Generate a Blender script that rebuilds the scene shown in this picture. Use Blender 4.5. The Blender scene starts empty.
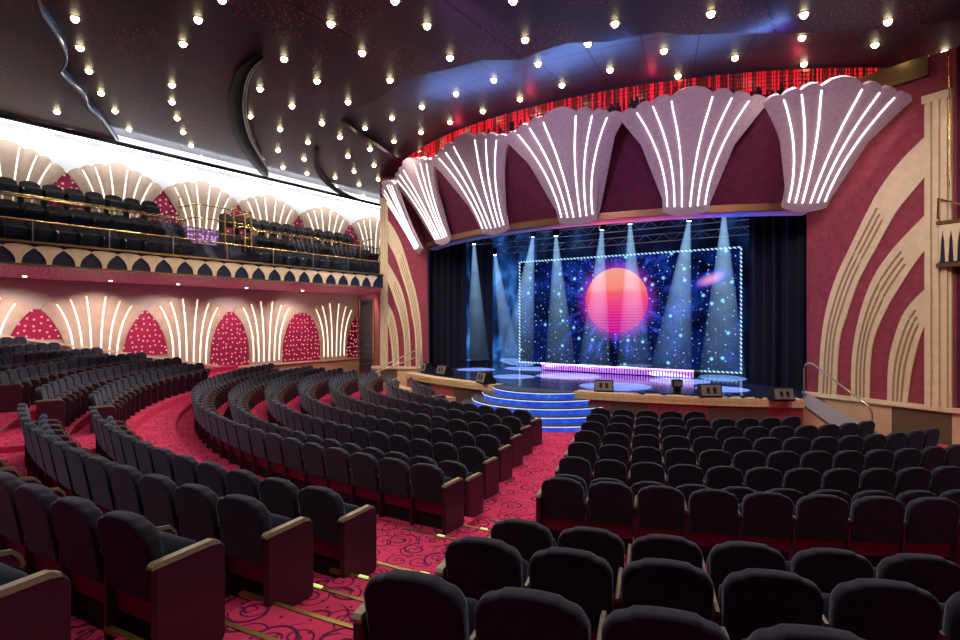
import bpy, math, random
from mathutils import Vector, Matrix
random.seed(7)
PI = math.pi
COL = bpy.context.scene.collection
SC = bpy.context.scene

# ------------------------------------------------------------------ survey
F = 560.0
TH = math.radians(34.6)
CT, ST = math.cos(TH), math.sin(TH)
H = 3.05

def at(px, py, z):
    """point at height z seen at photo coordinate px,py (used as a survey)"""
    d = (z - H) * F / (320.0 - py)
    a = (px - 480) / F
    return Vector(((a * CT - ST) * d, (a * ST + CT) * d, z))

def on_line(px, py, P, D):
    """point on the vertical plane through P (xy) along D (xy)"""
    a = (px - 480) / F
    rx, ry = a * CT - ST, a * ST + CT
    # P + s D = d r
    det = D[0] * (-ry) - (-rx) * D[1]
    s = (-P[0] * (-ry) - (-rx) * (-P[1])) / det
    x, y = P[0] + s * D[0], P[1] + s * D[1]
    d = -x * ST + y * CT
    return s, H + (320 - py) * d / F

# ------------------------------------------------------------------ materials
def mat(name, col, rough=.6, metal=0, emit=None, es=0, spec=.5, sheen=0, sheen_tint=None, coat=0):
    m = bpy.data.materials.new(name); m.use_nodes = True
    b = m.node_tree.nodes['Principled BSDF']
    b.inputs['Base Color'].default_value = (*col, 1)
    b.inputs['Roughness'].default_value = rough
    b.inputs['Metallic'].default_value = metal
    b.inputs['Specular IOR Level'].default_value = spec
    if emit: b.inputs['Emission Color'].default_value = (*emit, 1); b.inputs['Emission Strength'].default_value = es
    if sheen:
        b.inputs['Sheen Weight'].default_value = sheen
        b.inputs['Sheen Roughness'].default_value = .4
        if sheen_tint: b.inputs['Sheen Tint'].default_value = (*sheen_tint, 1)
    if coat: b.inputs['Coat Weight'].default_value = coat
    return m

class N:
    """tiny node helper"""
    def __init__(s, m):
        s.m = m; s.t = m.node_tree; s.n = s.t.nodes; s.l = s.t.links
        s.b = s.n.get('Principled BSDF')
    def new(s, typ, **kw):
        n = s.n.new(typ)
        for k, v in kw.items(): setattr(n, k, v)
        return n
    def link(s, a, b): s.l.new(a, b)
    def val(s, sock, v):
        if hasattr(v, 'is_output') or isinstance(v, bpy.types.NodeSocket): s.link(v, sock)
        else: sock.default_value = v
    def math(s, op, a, b=0.0, c=0.0, clamp=False):
        n = s.new('ShaderNodeMath', operation=op); n.use_clamp = clamp
        s.val(n.inputs[0], a); s.val(n.inputs[1], b)
        s.val(n.inputs[2], c)
        return n.outputs[0]
    def mix(s, f, a, b, blend='MIX'):
        n = s.new('ShaderNodeMix', data_type='RGBA', blend_type=blend)
        s.val(n.inputs[0], f)
        for i, v in ((6, a), (7, b)):
            if isinstance(v, tuple): n.inputs[i].default_value = (*v, 1) if len(v) == 3 else v
            else: s.link(v, n.inputs[i])
        return n.outputs[2]
    def ramp(s, f, stops, interp='LINEAR'):
        n = s.new('ShaderNodeValToRGB'); n.color_ramp.interpolation = interp
        e = n.color_ramp.elements
        while len(e) < len(stops): e.new(.5)
        for k, (p, c) in enumerate(stops):
            e[k].position = p; e[k].color = (*c, 1) if len(c) == 3 else c
        s.link(f, n.inputs[0]); return n.outputs[0]
    def pos(s):
        return s.new('ShaderNodeNewGeometry').outputs['Position']
    def obj(s):
        return s.new('ShaderNodeTexCoord').outputs['Object']
    def noise(s, vec, scale, detail=2, rough=.5, dist=0, out='Fac'):
        n = s.new('ShaderNodeTexNoise'); n.inputs['Scale'].default_value = scale
        n.inputs['Detail'].default_value = detail; n.inputs['Roughness'].default_value = rough
        n.inputs['Distortion'].default_value = dist
        s.link(vec, n.inputs['Vector']); return n.outputs[out]
    def vor(s, vec, scale, out='Distance', rnd=1.0):
        n = s.new('ShaderNodeTexVoronoi'); n.voronoi_dimensions = '2D'; n.inputs['Scale'].default_value = scale
        n.inputs['Randomness'].default_value = rnd
        s.link(vec, n.inputs['Vector']); return n.outputs[out]
    def sep(s, vec):
        n = s.new('ShaderNodeSeparateXYZ'); s.link(vec, n.inputs[0]); return n.outputs
    def comb(s, x, y, z=0.0):
        n = s.new('ShaderNodeCombineXYZ')
        s.val(n.inputs[0], x); s.val(n.inputs[1], y); s.val(n.inputs[2], z); return n.outputs[0]
    def bump(s, h, strength=.3, dist=.02):
        n = s.new('ShaderNodeBump'); n.inputs['Strength'].default_value = strength
        n.inputs['Distance'].default_value = dist
        s.link(h, n.inputs['Height']); s.link(n.outputs[0], s.b.inputs['Normal'])

def mottle(m, c0, c1, scale=8, bump=0.0, detail=4):
    k = N(m); f = k.noise(k.obj(), scale, detail, .6)
    k.link(k.ramp(f, [(.3, c0), (.7, c1)]), k.b.inputs['Base Color'])
    if bump: k.bump(f, bump, .01)
    return m

# carpet : red-pink with dark scrolling vines
carpet = mat('carpet_red_scroll', (.5, .02, .06), .95, spec=.15)
k = N(carpet); P = k.pos()
px3 = k.sep(P); P2 = k.comb(px3[0], px3[1], 0.0)
def scroll(scale, off, sp, rmax):
    ad = k.new('ShaderNodeVectorMath', operation='ADD'); k.link(P2, ad.inputs[0]); ad.inputs[1].default_value = (off, off * .7, 0)
    v = k.new('ShaderNodeTexVoronoi'); v.voronoi_dimensions = '2D'; v.inputs['Scale'].default_value = scale; v.inputs['Randomness'].default_value = .8; k.link(ad.outputs[0], v.inputs['Vector'])
    sb = k.new('ShaderNodeVectorMath', operation='SUBTRACT'); k.link(ad.outputs[0], sb.inputs[0]); k.link(v.outputs['Position'], sb.inputs[1])
    q = k.sep(sb.outputs[0]); c = k.sep(v.outputs['Color'])
    r_ = k.math('SQRT', k.math('ADD', k.math('MULTIPLY', q[0], q[0]), k.math('MULTIPLY', q[1], q[1])))
    a_ = k.math('DIVIDE', k.math('ARCTAN2', q[1], q[0]), 6.2832)
    sg = k.math('SUBTRACT', k.math('MULTIPLY', k.math('GREATER_THAN', c[0], .5), 2.0), 1.0)
    ff = k.math('FRACT', k.math('ADD', k.math('ADD', k.math('DIVIDE', r_, sp), k.math('MULTIPLY', a_, sg)), c[1]))
    ln = k.math('LESS_THAN', k.math('ABSOLUTE', k.math('SUBTRACT', ff, .5)), .10)
    return k.math('MULTIPLY', ln, k.math('LESS_THAN', r_, rmax))
msk = k.math('MAXIMUM', scroll(3.0, 0, .085, .17), scroll(2.2, 5.3, .14, .2))
msk = k.math('MAXIMUM', msk, k.math('LESS_THAN', k.vor(P2, 6.0), .09))
msk = k.math('MULTIPLY', msk, k.math('GREATER_THAN', k.sep(k.new('ShaderNodeNewGeometry').outputs['Normal'])[2], .5))
fine = k.noise(P, 60, 2)
base = k.mix(fine, (.50, .028, .105), (.72, .060, .165))
k.link(k.mix(k.math('MULTIPLY', msk, .9), base, (.05, .006, .06)), k.b.inputs['Base Color'])

velvet = mat('navy_velvet', (.018, .021, .036), .85, spec=.25, sheen=.5, sheen_tint=(.42, .47, .72))
mottle(velvet, (.010, .011, .021), (.019, .021, .037), 9, .25)
velvet_seat = mat('navy_velvet_seat', (.02, .025, .047), .85, spec=.2, sheen=.35, sheen_tint=(.4, .5, .8))
burg = mat('burgundy_back_panel', (.17, .008, .055), .45, spec=.4)
maroon = mat('maroon_side_panel', (.058, .016, .036), .38, spec=.45)
armw = mat('dark_wood_armrest', (.06, .04, .025), .4, spec=.5)
mottle(armw, (.10, .075, .05), (.17, .13, .09), 14)
endw = mat('tan_wood_armrest', (.30, .20, .11), .4, spec=.5)
mottle(endw, (.22, .18, .12), (.32, .27, .18), 14)
cream = mat('cream_fluted', (.78, .60, .38), .6)
mottle(cream, (.70, .56, .38), (.80, .67, .48), 5, .05)
tan = mat('tan_fan', (.70, .47, .34), .55)
mottle(tan, (.55, .39, .29), (.66, .49, .37), 3)
lilac = mat('lilac_fan', (.46, .37, .46), .5)
mottle(lilac, (.42, .32, .40), (.54, .43, .52), 10)
taupe = mat('taupe_wall', (.60, .47, .43), .7)
rose = mat('rose_fabric', (.32, .035, .07), .85, sheen=.3)
mottle(rose, (.22, .030, .058), (.32, .050, .085), 6, .15)
plum = mat('plum_fabric', (.14, .006, .05), .85)
mottle(plum, (.075, .003, .03), (.12, .007, .048), 5)
edging = mat('dull_brass_edging', (.30, .22, .07), .45, .8)
brass = mat('polished_brass', (.75, .52, .18), .25, 1)
steel = mat('brushed_steel', (.5, .48, .46), .3, 1)
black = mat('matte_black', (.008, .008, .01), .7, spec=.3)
blackg = mat('gloss_black', (.01, .01, .014), .25, spec=.5)
led = mat('white_led', (1, 1, 1), .5, emit=(1, .97, .95), es=2.6)
ledw = mat('warm_led', (1, 1, 1), .5, emit=(1, .90, .74), es=1.9)
bulbm = mat('warm_bulb', (1, .9, .7), .4, emit=(1, .84, .52), es=30)
spotm = mat('cool_lamp', (1, 1, 1), .4, emit=(.75, .9, 1), es=25)
navy = mat('navy_paint', (.012, .015, .05), .4)
beige = mat('beige_plinth', (.62, .42, .27), .65)
mottle(beige, (.56, .37, .24), (.66, .46, .30), 2)
copper = mat('copper_trim', (.20, .09, .045), .35, .6)
woodlip = mat('pale_wood_lip', (.70, .50, .28), .45)
mottle(woodlip, (.62, .42, .22), (.78, .58, .35), 12)
browng = mat('brown_grille', (.09, .05, .03), .7)
cloth = mat('black_drape', (.007, .008, .018), .9, spec=.15, sheen=.08)
glass = mat('rail_glass', (.004, .006, .012), .03)
k = N(glass); k.b.inputs['Alpha'].default_value = .22; k.b.inputs['Specular IOR Level'].default_value = 1.0

def sparkle(name, c0, c1, scale, es, size=.09, ecol=(1, .75, .6), plane='yz'):
    m = mat(name, c0, .5)
    k = N(m); o = k.pos(); s_3 = k.sep(o)
    d = k.vor(k.comb(s_3['xyz'.index(plane[0])], s_3['xyz'.index(plane[1])], 0.0), scale, rnd=.55); f = k.math('LESS_THAN', d, size)
    k.link(k.mix(k.noise(o, 2, 2), c0, c1), k.b.inputs['Base Color'])
    k.b.inputs['Emission Color'].default_value = (*ecol, 1)
    k.link(k.math('MULTIPLY', f, es), k.b.inputs['Emission Strength'])
    return m
redniche = sparkle('red_starlit_panel', (.34, .006, .05), (.48, .014, .085), 4.6, 1.0, .17, (1, .5, .6))
redsoff = sparkle('red_glitter_soffit', (.13, .006, .02), (.40, .02, .06), 8, 1.3, .2, (1, .15, .3), 'xy')

ceilm = mat('dark_star_ceiling', (.02, .01, .02), .42, spec=.32)
k = N(ceilm); o = k.pos(); sx = k.sep(o)
o2 = k.comb(sx[0], sx[1], 0.0)
d = k.vor(o2, 6.5); f = k.math('LESS_THAN', d, .10)
patch = k.math('GREATER_THAN', k.noise(o2, .45, 1), .50)
# panel seams
gx = k.math('ABSOLUTE', k.math('SUBTRACT', k.math('FRACT', k.math('DIVIDE', k.math('ADD', sx[0], 50.3), 2.7)), .5))
seam = k.math('GREATER_THAN', gx, .487)
colr = k.mix(k.noise(o, .25, 1), (.020, .006, .034), (.040, .010, .040))
k.link(k.mix(seam, colr, (.001, .001, .001)), k.b.inputs['Base Color'])
k.b.inputs['Emission Color'].default_value = (1, .05, .13, 1)
k.link(k.math('MULTIPLY', k.math('MULTIPLY', f, patch), .38), k.b.inputs['Emission Strength'])

ceil2 = mat('smooth_upper_ceiling', (.10, .09, .10), .5, spec=.5)
k = N(ceil2); o = k.pos(); sx = k.sep(o)
ang = k.math('ARCTAN2', k.math('ADD', sx[0], 8.6), k.math('SUBTRACT', 30.8, sx[1]))
rr = k.math('SQRT', k.math('ADD', k.math('POWER', k.math('ADD', sx[0], 8.6), 2.0), k.math('POWER', k.math('SUBTRACT', sx[1], 30.8), 2.0)))
g1 = k.math('GREATER_THAN', k.math('ABSOLUTE', k.math('SUBTRACT', k.math('FRACT', k.math('MULTIPLY', ang, 13.0)), .5)), .488)
g2 = k.math('GREATER_THAN', k.math('ABSOLUTE', k.math('SUBTRACT', k.math('FRACT', k.math('MULTIPLY', rr, .8)), .5)), .488)
k.link(k.mix(k.math('MAXIMUM', g1, g2), (.07, .062, .07), (.005, .005, .006)), k.b.inputs['Base Color'])

# ------------------------------------------------------------------ mesh builder
class MB:
    def __init__(s): s.v = []; s.f = []; s.mi = []; s.sm = []
    def add(s, vs, fs, mi=0, smooth=False):
        o = len(s.v); s.v += [tuple(v) for v in vs]
        for f in fs: s.f.append(tuple(i + o for i in f)); s.mi.append(mi); s.sm.append(smooth)
    def box(s, x0, x1, y0, y1, z0, z1, mi=0, M=None, bev=0.0):
        if bev > 0:
            b = min(bev, (x1 - x0) / 2.01, (y1 - y0) / 2.01, (z1 - z0) / 2.01)
            # chamfered box: three nested extents per axis corner
            vs = []; 
            X, Y, Z = (x0, x1), (y0, y1), (z0, z1)
            idx = {}
            for i in (0, 1):
                for j in (0, 1):
                    for q in (0, 1):
                        sx, sy, sz = (1 - 2 * i) * b, (1 - 2 * j) * b, (1 - 2 * q) * b
                        idx[(i, j, q, 0)] = len(vs); vs.append(Vector((X[i], Y[j] + sy, Z[q] + sz)))
                        idx[(i, j, q, 1)] = len(vs); vs.append(Vector((X[i] + sx, Y[j], Z[q] + sz)))
                        idx[(i, j, q, 2)] = len(vs); vs.append(Vector((X[i] + sx, Y[j] + sy, Z[q])))
            fs = []
            for i in (0, 1):
                fs.append([idx[(i, j, q, 0)] for j, q in ((0, 0), (1, 0), (1, 1), (0, 1))])
                fs.append([idx[(j, i, q, 1)] for j, q in ((0, 0), (1, 0), (1, 1), (0, 1))])
                fs.append([idx[(j, q, i, 2)] for j, q in ((0, 0), (1, 0), (1, 1), (0, 1))])
            for a in (0, 1):
                for c in (0, 1):
                    fs.append([idx[(a, c, 0, 0)], idx[(a, c, 1, 0)], idx[(a, c, 1, 1)], idx[(a, c, 0, 1)]])
                    fs.append([idx[(a, 0, c, 0)], idx[(a, 1, c, 0)], idx[(a, 1, c, 2)], idx[(a, 0, c, 2)]])
                    fs.append([idx[(0, a, c, 1)], idx[(1, a, c, 1)], idx[(1, a, c, 2)], idx[(0, a, c, 2)]])
                    for e in (0, 1): fs.append([idx[(a, c, e, 0)], idx[(a, c, e, 1)], idx[(a, c, e, 2)]])
        else:
            vs = [Vector(p) for p in ((x0, y0, z0), (x1, y0, z0), (x1, y1, z0), (x0, y1, z0), (x0, y0, z1), (x1, y0, z1), (x1, y1, z1), (x0, y1, z1))]
            fs = [(0, 3, 2, 1), (4, 5, 6, 7), (0, 1, 5, 4), (1, 2, 6, 5), (2, 3, 7, 6), (3, 0, 4, 7)]
        if M: vs = [M @ v for v in vs]
        s.add(vs, fs, mi)
    def prism(s, pts, z0, z1, mi=0, M=None, smooth=False):
        """polygon in xy extruded in z"""
        n = len(pts)
        vs = [Vector((p[0], p[1], z0)) for p in pts] + [Vector((p[0], p[1], z1)) for p in pts]
        if M: vs = [M @ v for v in vs]
        fs = [tuple(range(n - 1, -1, -1)), tuple(range(n, 2 * n))]
        s.add(vs, fs, mi)
        s.add(vs, [(i, (i + 1) % n, n + (i + 1) % n, n + i) for i in range(n)], mi, smooth)
    def loops(s, L, mi=0, smooth=True, cap=True, closed=True):
        n = len(L[0]); vs = [v for l in L for v in l]; fs = []
        for k in range(len(L) - 1):
            for i in range(n if closed else n - 1):
                j = (i + 1) % n
                fs.append((k * n + i, k * n + j, (k + 1) * n + j, (k + 1) * n + i))
        s.add(vs, fs, mi, smooth)
        if cap: s.add(L[0], [tuple(range(n - 1, -1, -1))], mi, False); s.add(L[-1], [tuple(range(n))], mi, False)
    def tube(s, pts, r, n=8, mi=0, cap=True):
        pts = [Vector(p) for p in pts]; L = []
        for i, p in enumerate(pts):
            t = (pts[min(i + 1, len(pts) - 1)] - pts[max(i - 1, 0)]).normalized()
            a = Vector((0, 0, 1)) if abs(t.z) < .9 else Vector((1, 0, 0))
            u = t.cross(a).normalized(); w = t.cross(u)
            rad = r[i] if isinstance(r, (list, tuple)) else r
            L.append([p + (u * math.cos(2 * PI * q / n) + w * math.sin(2 * PI * q / n)) * rad for q in range(n)])
        s.loops(L, mi, True, cap)
    def lathe(s, prof, n=16, mi=0, M=None):
        L = [[Vector((r * math.cos(2 * PI * q / n), r * math.sin(2 * PI * q / n), z)) for q in range(n)] for r, z in prof]
        if M: L = [[M @ v for v in l] for l in L]
        s.loops(L, mi, True, True)
    def ring(s, cx, cy, r0, r1, a0, a1, z0, z1, mi=0, n=48):
        L = []
        for i in range(n + 1):
            a = a0 + (a1 - a0) * i / n; sn, cs = math.sin(a), math.cos(a)
            L.append([Vector((cx + r * sn, cy - r * cs, z)) for r, z in ((r0, z0), (r1, z0), (r1, z1), (r0, z1))])
        s.loops(L, mi, False, True)
    def build(s, name, mats, parent=None, loc=None):
        me = bpy.data.meshes.new(name); me.from_pydata(s.v, [], s.f); 
        if not isinstance(mats, (list, tuple)): mats = [mats]
        for m in mats: me.materials.append(m)
        me.polygons.foreach_set('material_index', s.mi); me.polygons.foreach_set('use_smooth', s.sm)
        me.update()
        import bmesh
        b = bmesh.new(); b.from_mesh(me); bmesh.ops.recalc_face_normals(b, faces=b.faces); b.to_mesh(me); b.free()
        o = bpy.data.objects.new(name, me); COL.objects.link(o)
        if parent: o.parent = parent
        if loc: o.location = loc
        return o

def tag(o, label, cat, group=None, kind=None):
    o['label'] = label; o['category'] = cat
    if group: o['group'] = group
    if kind: o['kind'] = kind
    return o
def struct(o, label=None):
    o['kind'] = 'structure'
    if label: o['label'] = label
    return o
def empty(name, label, cat, loc=(0, 0, 0), rz=0, group=None):
    o = bpy.data.objects.new(name, None); COL.objects.link(o); o.location = loc; o.rotation_euler = (0, 0, rz)
    o.empty_display_size = .1
    return tag(o, label, cat, group)
def arc(cx, cy, r, a0, a1, z, n=24):
    return [Vector((cx + r * math.sin(a0 + (a1 - a0) * i / n), cy - r * math.cos(a0 + (a1 - a0) * i / n), z)) for i in range(n + 1)]
ORD = ['zeroth', 'first', 'second', 'third', 'fourth', 'fifth', 'sixth', 'seventh', 'eighth', 'ninth', 'tenth', 'eleventh', 'twelfth',
       'thirteenth', 'fourteenth', 'fifteenth', 'sixteenth', 'seventeenth', 'eighteenth', 'nineteenth', 'twentieth']
TENS = {2: 'twenty', 3: 'thirty', 4: 'forty'}
def ordn(i):
    if i <= 20: return ORD[i]
    return TENS[i // 10] + '-' + ORD[i % 10] if i % 10 else {3: 'thirtieth', 4: 'fortieth'}[i // 10]

# ------------------------------------------------------------------ camera
cam = bpy.data.cameras.new('camera'); camo = bpy.data.objects.new('camera', cam); COL.objects.link(camo)
cam.sensor_width = 36; cam.lens = 36 * F / 960; cam.clip_start = .05; cam.clip_end = 200
camo.location = (0, 0, H); camo.rotation_euler = (PI / 2, 0, TH); SC.camera = camo

# ------------------------------------------------------------------ floor and tiers
CC = (-6.01, 22.8); CC2 = (-6.63, 23.28); DC = (-5.73, 20.05); AC = (-6.35, 18.62)
b = MB(); b.box(-24, 9, -6, 26, -.3, 0); struct(b.build('floor', carpet), 'red scroll patterned carpet of the front stalls')
b = MB()
b.ring(*CC, 16.55, 17.62, -1.3, .095, 0, .31)
b.ring(*AC, 12.35, 13.45, .255, .95, 0, .31)
b.ring(*CC, 16.85, 17.62, .095, .155, 0, .31, n=6)
b.ring(*CC, 16.1, 16.85, .095, .155, 0, .155, n=6)
struct(b.build('floor', carpet), 'low carpeted platform under the rear stalls rows')
b = MB()
b.ring(*CC, 17.62, 26, -1.3, .2, 0, .45); b.ring(*AC, 13.45, 22, .2, 1.35, 0, .45)
struct(b.build('floor', carpet), 'curved red carpeted cross aisle')
LV = [.65, .85, 1.05, 1.25, 1.45, 1.65]
LB = [.57, .79, 1.0, 1.15]
for i, z in enumerate(LV):
    b = MB(); b.ring(*DC, 16.16 + .97 * i, 27, -1.25, .215, .0, z); 
    struct(b.build('floor', carpet), 'carpeted seating tier rising towards the back')
for i in range(4):
    b = MB(); b.ring(*AC, (14.65, 15.65, 16.75, 17.8)[i], 24, .25, 1.2, 0, LB[i]); struct(b.build('floor', carpet), 'carpeted tier under the raised right block')
b = MB()
for i in range(3): b.ring(*DC, 16.65 + .97 * i, 17.2 + .97 * i, .11, .215, .3, LV[i] + .1, n=6)
for i in range(3): b.ring(*DC, 16.65 + .97 * i, 17.2 + .97 * i, -.45, -.34, .3, LV[i] + .1, n=6)
struct(b.build('floor', carpet), 'carpeted half steps in the aisles')
NOS = []
def nosing(c, r, a0, a1, z):
    b = MB(); b.ring(*c, r - .012, r + .028, a0, a1, z - .025, z + .008, n=8)
    q = b.build('step_edging', edging)
    am = (a0 + a1) / 2; y_ = c[1] - r * math.cos(am)
    NOS.append((a0 < 0, y_, q))
for i in range(4):
    nosing(DC, 16.16 + .97 * i, .1, .215, LV[i])
    if i < 3: nosing(DC, 16.65 + .97 * i, .1, .215, LV[i] + .1)
    nosing(DC, 16.16 + .97 * i, -.46, -.33, LV[i])
nosing(CC, 17.62, .07, .16, .45); nosing(CC, 16.85, .095, .157, .31); nosing(CC, 16.1, .095, .157, .155)
for side in (False, True):
    for n_, (_, _, q) in enumerate(sorted([t for t in NOS if t[0] == side], key=lambda t: -t[1])):
        tag(q, f'brass step edging, {ordn(n_ + 1)} from the stage, in the {"left side" if side else "centre"} aisle', 'step edging', 'brass step edgings')
for k_, (c, r, a, z) in enumerate(((DC, 16.16, .14, LV[0]), (DC, 17.13, .115, LV[1]), (DC, 16.65, .12, LV[0] + .1), (CC, 17.62, .1, .45), (CC, 16.85, .11, .31), (CC, 16.1, .11, .155))):
    b = MB(); b.ring(*c, r - .005, r + .022, a, a + .006 * 16 / r, z + .006, z + .02, n=3)
    tag(b.build('step_light', mat('step_glow', (.6, 1, .3), .4, emit=(.8, 1, .35), es=.9)), f'small glowing light on the {ordn((4, 6, 5, 3, 2, 1)[k_])} lit step edging from the stage', 'step light', 'step lights along the aisle')

# ------------------------------------------------------------------ theatre seats
def back_outline():
    w = .254; top = []; n = 30
    for i in range(n + 1):
        x = w * math.sin(PI / 2 * (1 - 2 * i / n)); u = abs(x) / w
        z = .515 - .034 * u ** 2
        if u > .52: z -= .018 * min(1, (u - .52) / .10)
        if u > .74: z -= .062 * ((u - .74) / .26) ** 2.3
        top.append((x, z))
    right = [(.23, 0), (.242, .02), (.247, .12), (.252, .25), (.255, .36)]
    left = [(-x, z) for x, z in reversed(right)]
    return right + top + left
OUT = back_outline()
def backrest_mesh():
    b = MB(); L = []
    cx, cz = 0, .28
    for y, sc in ((-.045, .93), (-.040, .975), (-.020, 1.0), (.022, 1.0), (.05, .97), (.062, .88)):
        l = []
        for x, z in OUT:
            zz = cz + (z - cz) * (1 - (1 - sc) * .85); xx = x * sc
            l.append(Vector((xx, .12 + y - zz * .19, .35 + zz)))
        L.append(l)
    b.loops(L, 0, True, True); return b
def seat_mesh():
    """cushion tipped up against the backrest"""
    b = MB(); L = []
    ax = Vector((0, .30, .95)).normalized(); nr = Vector((0, ax.z, -ax.y))
    for x, hz, ins in ((-.232, .02, .03), (-.222, .045, .01), (-.2, .055, 0), (.2, .055, 0), (.222, .045, .01), (.232, .02, .03)):
        l = []
        for q in range(16):
            t = 2 * PI * q / 16
            c, s_ = math.cos(t), math.sin(t)
            l.append(Vector((x, .265, .48)) + ax * ((.175 - ins) * math.copysign(abs(c) ** .5, c)) + nr * (hz * math.copysign(abs(s_) ** .7, s_)))
        L.append(l)
    b.loops(L, 0, True, True); return b
def panel_outline(y0, y1, z0, z1, r=.09):
    pts = [(y0, z0), (y1 - .02, z0), (y1, z0 + .03)]
    for i in range(6):
        t = PI / 2 * i / 5
        pts.append((y1 - r + r * math.cos(t), z1 + .015 - r + r * math.sin(t)))
    pts += [(y0, z1 - .01)]
    return pts
def side_mesh(x0, x1, y0, y1, z0, z1):
    b = MB(); o = panel_outline(y0, y1, z0, z1)
    L = []
    for x, e in ((x0, .006), (x0 + .008, 0), (x1 - .008, 0), (x1, .006)):
        L.append([Vector((x, y + (e if y < .3 else -e), z - (e if z > .3 else 0))) for y, z in o])
    b.loops(L, 0, False, True); return b
def arm_mesh(x0, x1, y0, y1, z, h=.035, curl=True):
    b = MB(); L = []
    if not curl:
        for y, zz in ((y0, z - .005), (y0 + .02, z), (y1 - .02, z + .012), (y1 + .03, z + .002)):
            hh = h if y0 < y < y1 else h * .4
            L.append([Vector((x0, y, zz - .01)), Vector((x1, y, zz - .01)), Vector((x1 - .006, y, zz + hh)), Vector((x0 + .006, y, zz + hh))])
        b.loops(L, 0, False, True); return b
    path = [(y0, z - .012), (y0 + .2, z), (y1 - .12, z + .01), (y1 - .04, z), (y1 - .005, z - .04), (y1, z - .09)]
    for i, (y, zz) in enumerate(path):
        nx = 0 if i < 3 else (i - 2) / 3
        dy, dz = h * nx, h * (1 - nx * .6)
        L.append([Vector((x0, y, zz)), Vector((x1, y, zz)), Vector((x1 - .008, y + dy, zz + dz)), Vector((x0 + .008, y + dy, zz + dz))])
    b.loops(L, 0, False, True); return b

def make_seat():
    root = empty('theatre_seat', 'x', 'theatre seat')
    backrest_mesh().build('backrest', velvet, root)
    b = MB(); L = []
    for y in (.0, .022):
        L.append([Vector((x, .115 + y - (z - .35) * .12, z)) for x, z in ((-.25, .19), (.25, .19), (.25, .25), (.246, .44), (-.246, .44), (-.25, .25))])
    b.loops(L, 0, False, True); b.build('back_panel', burg, root)
    b = MB(); b.box(-.25, .25, .15, .19, .0, .19); b.build('shade_panel', black, root)  # black sheet standing in for the shade at the foot of the seat
    seat_mesh().build('seat', velvet_seat, root)
    side_mesh(.264, .296, .07, .50, 0, .585).build('standard', maroon, root)
    arm_mesh(.262, .298, .05, .51, .585, .025).build('armrest', armw, root)
    return root
proto = make_seat()
EP = {}
for sgn in (1, -1):
    x0, x1 = (.262, .318) if sgn > 0 else (-.318, -.262)
    EP[sgn] = (side_mesh(x0, x1, .02, .47, 0, .62), arm_mesh(x0 - .003, x1 + .003, .0, .40, .615, .02, False))
ep_objs = {s: (EP[s][0].build('end_panel', maroon), EP[s][1].build('armrest', endw)) for s in EP}
PARTS = {c.name.split('.')[0]: c for c in proto.children}

def mk(loc, rz, end, label, group, name='theatre_seat'):
    r = proto.copy(); r.name = name; COL.objects.link(r); r.location = loc; r.rotation_euler = (0, 0, rz)
    r['label'] = label; r['group'] = group; r['category'] = 'theatre seat'
    parts = [PARTS['backrest'], PARTS['back_panel'], PARTS['shade_panel'], PARTS['seat']]
    if end != 1: parts += [PARTS['standard'], PARTS['armrest']]
    if end == 1: parts += list(ep_objs[1])
    if end == -1: parts += list(ep_objs[-1])
    for p in parts:
        c = p.copy(); COL.objects.link(c); c.parent = r
    return r

ROWS = []   # (block, rowname, centre, r, z, list of angles from the aisle outwards, end sign)
def row(block, rname, c, r, z, a0, a1=None, n=None, dirn=1, pitch=.56, end=True):
    da = pitch / r
    if n is None: n = max(1, int(round(abs(a1 - a0) / da)) + 1)
    ROWS.append((block, rname, c, r, z, [a0 + dirn * da * i for i in range(n)], (-dirn if end else 0)))
def ang(c, p): return math.atan2(p.x - c[0], c[1] - p.y)

RN8 = ['rearmost row', 'second row from rear', 'third row from rear', 'fourth row from rear', 'fifth row from rear', 'sixth row from rear', 'seventh row from rear', 'frontmost row']
Apx = [(561.7, 475.4, 1.21, 12), (568, 472, .9, 12), (574, 455, .9, 13), (581.5, 440.4, .9, 15), (586.7, 429, .9, 14), (592, 420, .9, 12), (596, 413, .9, 9), (600, 406.7, .9, 5)]
Ar = [13.06, 11.79, 10.72, 9.62, 8.53, 7.47, 6.47, 5.55]
for i, (x, y, zt, n) in enumerate(Apx):
    row('right stalls', RN8[i], AC, Ar[i], zt - .9, ang(AC, at(x, y, zt)), n=n, dirn=1)
Bpx = [(519.6, 520.7, 8), (480.6, 539.5, 7), (410, 575.6, 6)]
BR = [15.5, 16.4, 17.35]
RB = ['front row', 'second row', 'nearest row']
for i, (x, y, n) in enumerate(Bpx):
    zt = .87 + LB[i]; p = at(x, y, zt)
    row('raised right block', RB[i], AC, (p - Vector((*AC, zt))).length, LB[i], ang(AC, p), n=n, dirn=1)
Cpx = [(425, 461.5), (449, 459.7), (470, 444.5), (489, 432), (501, 422.6), (512.5, 414.4), (522.7, 408)]
Cr = [17.27, 16.47, 15.46, 14.46, 13.46, 12.46, 11.5]
Cend = [-1.10, -1.2, -1.18, -1.157, -1.107, -1.06, -.95]
for i, (x, y) in enumerate(Cpx):
    c = CC if i == 0 else CC2; zt = 1.21 if i == 0 else .9
    row('centre stalls', RN8[i], c, Cr[i], zt - .9, ang(c, at(x, y, zt)), Cend[i], dirn=-1)
row('centre stalls', 'short frontmost row', CC2, 10.55, 0, -.50, -.795, dirn=-1)
Dpx = [(319, 488), (240, 497), (123, 515)]
Dr = [16.8, 17.7, 18.66]
Dend = [-.345, -.30, -.24]
RD = ['front row', 'second row', 'third row']
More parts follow.
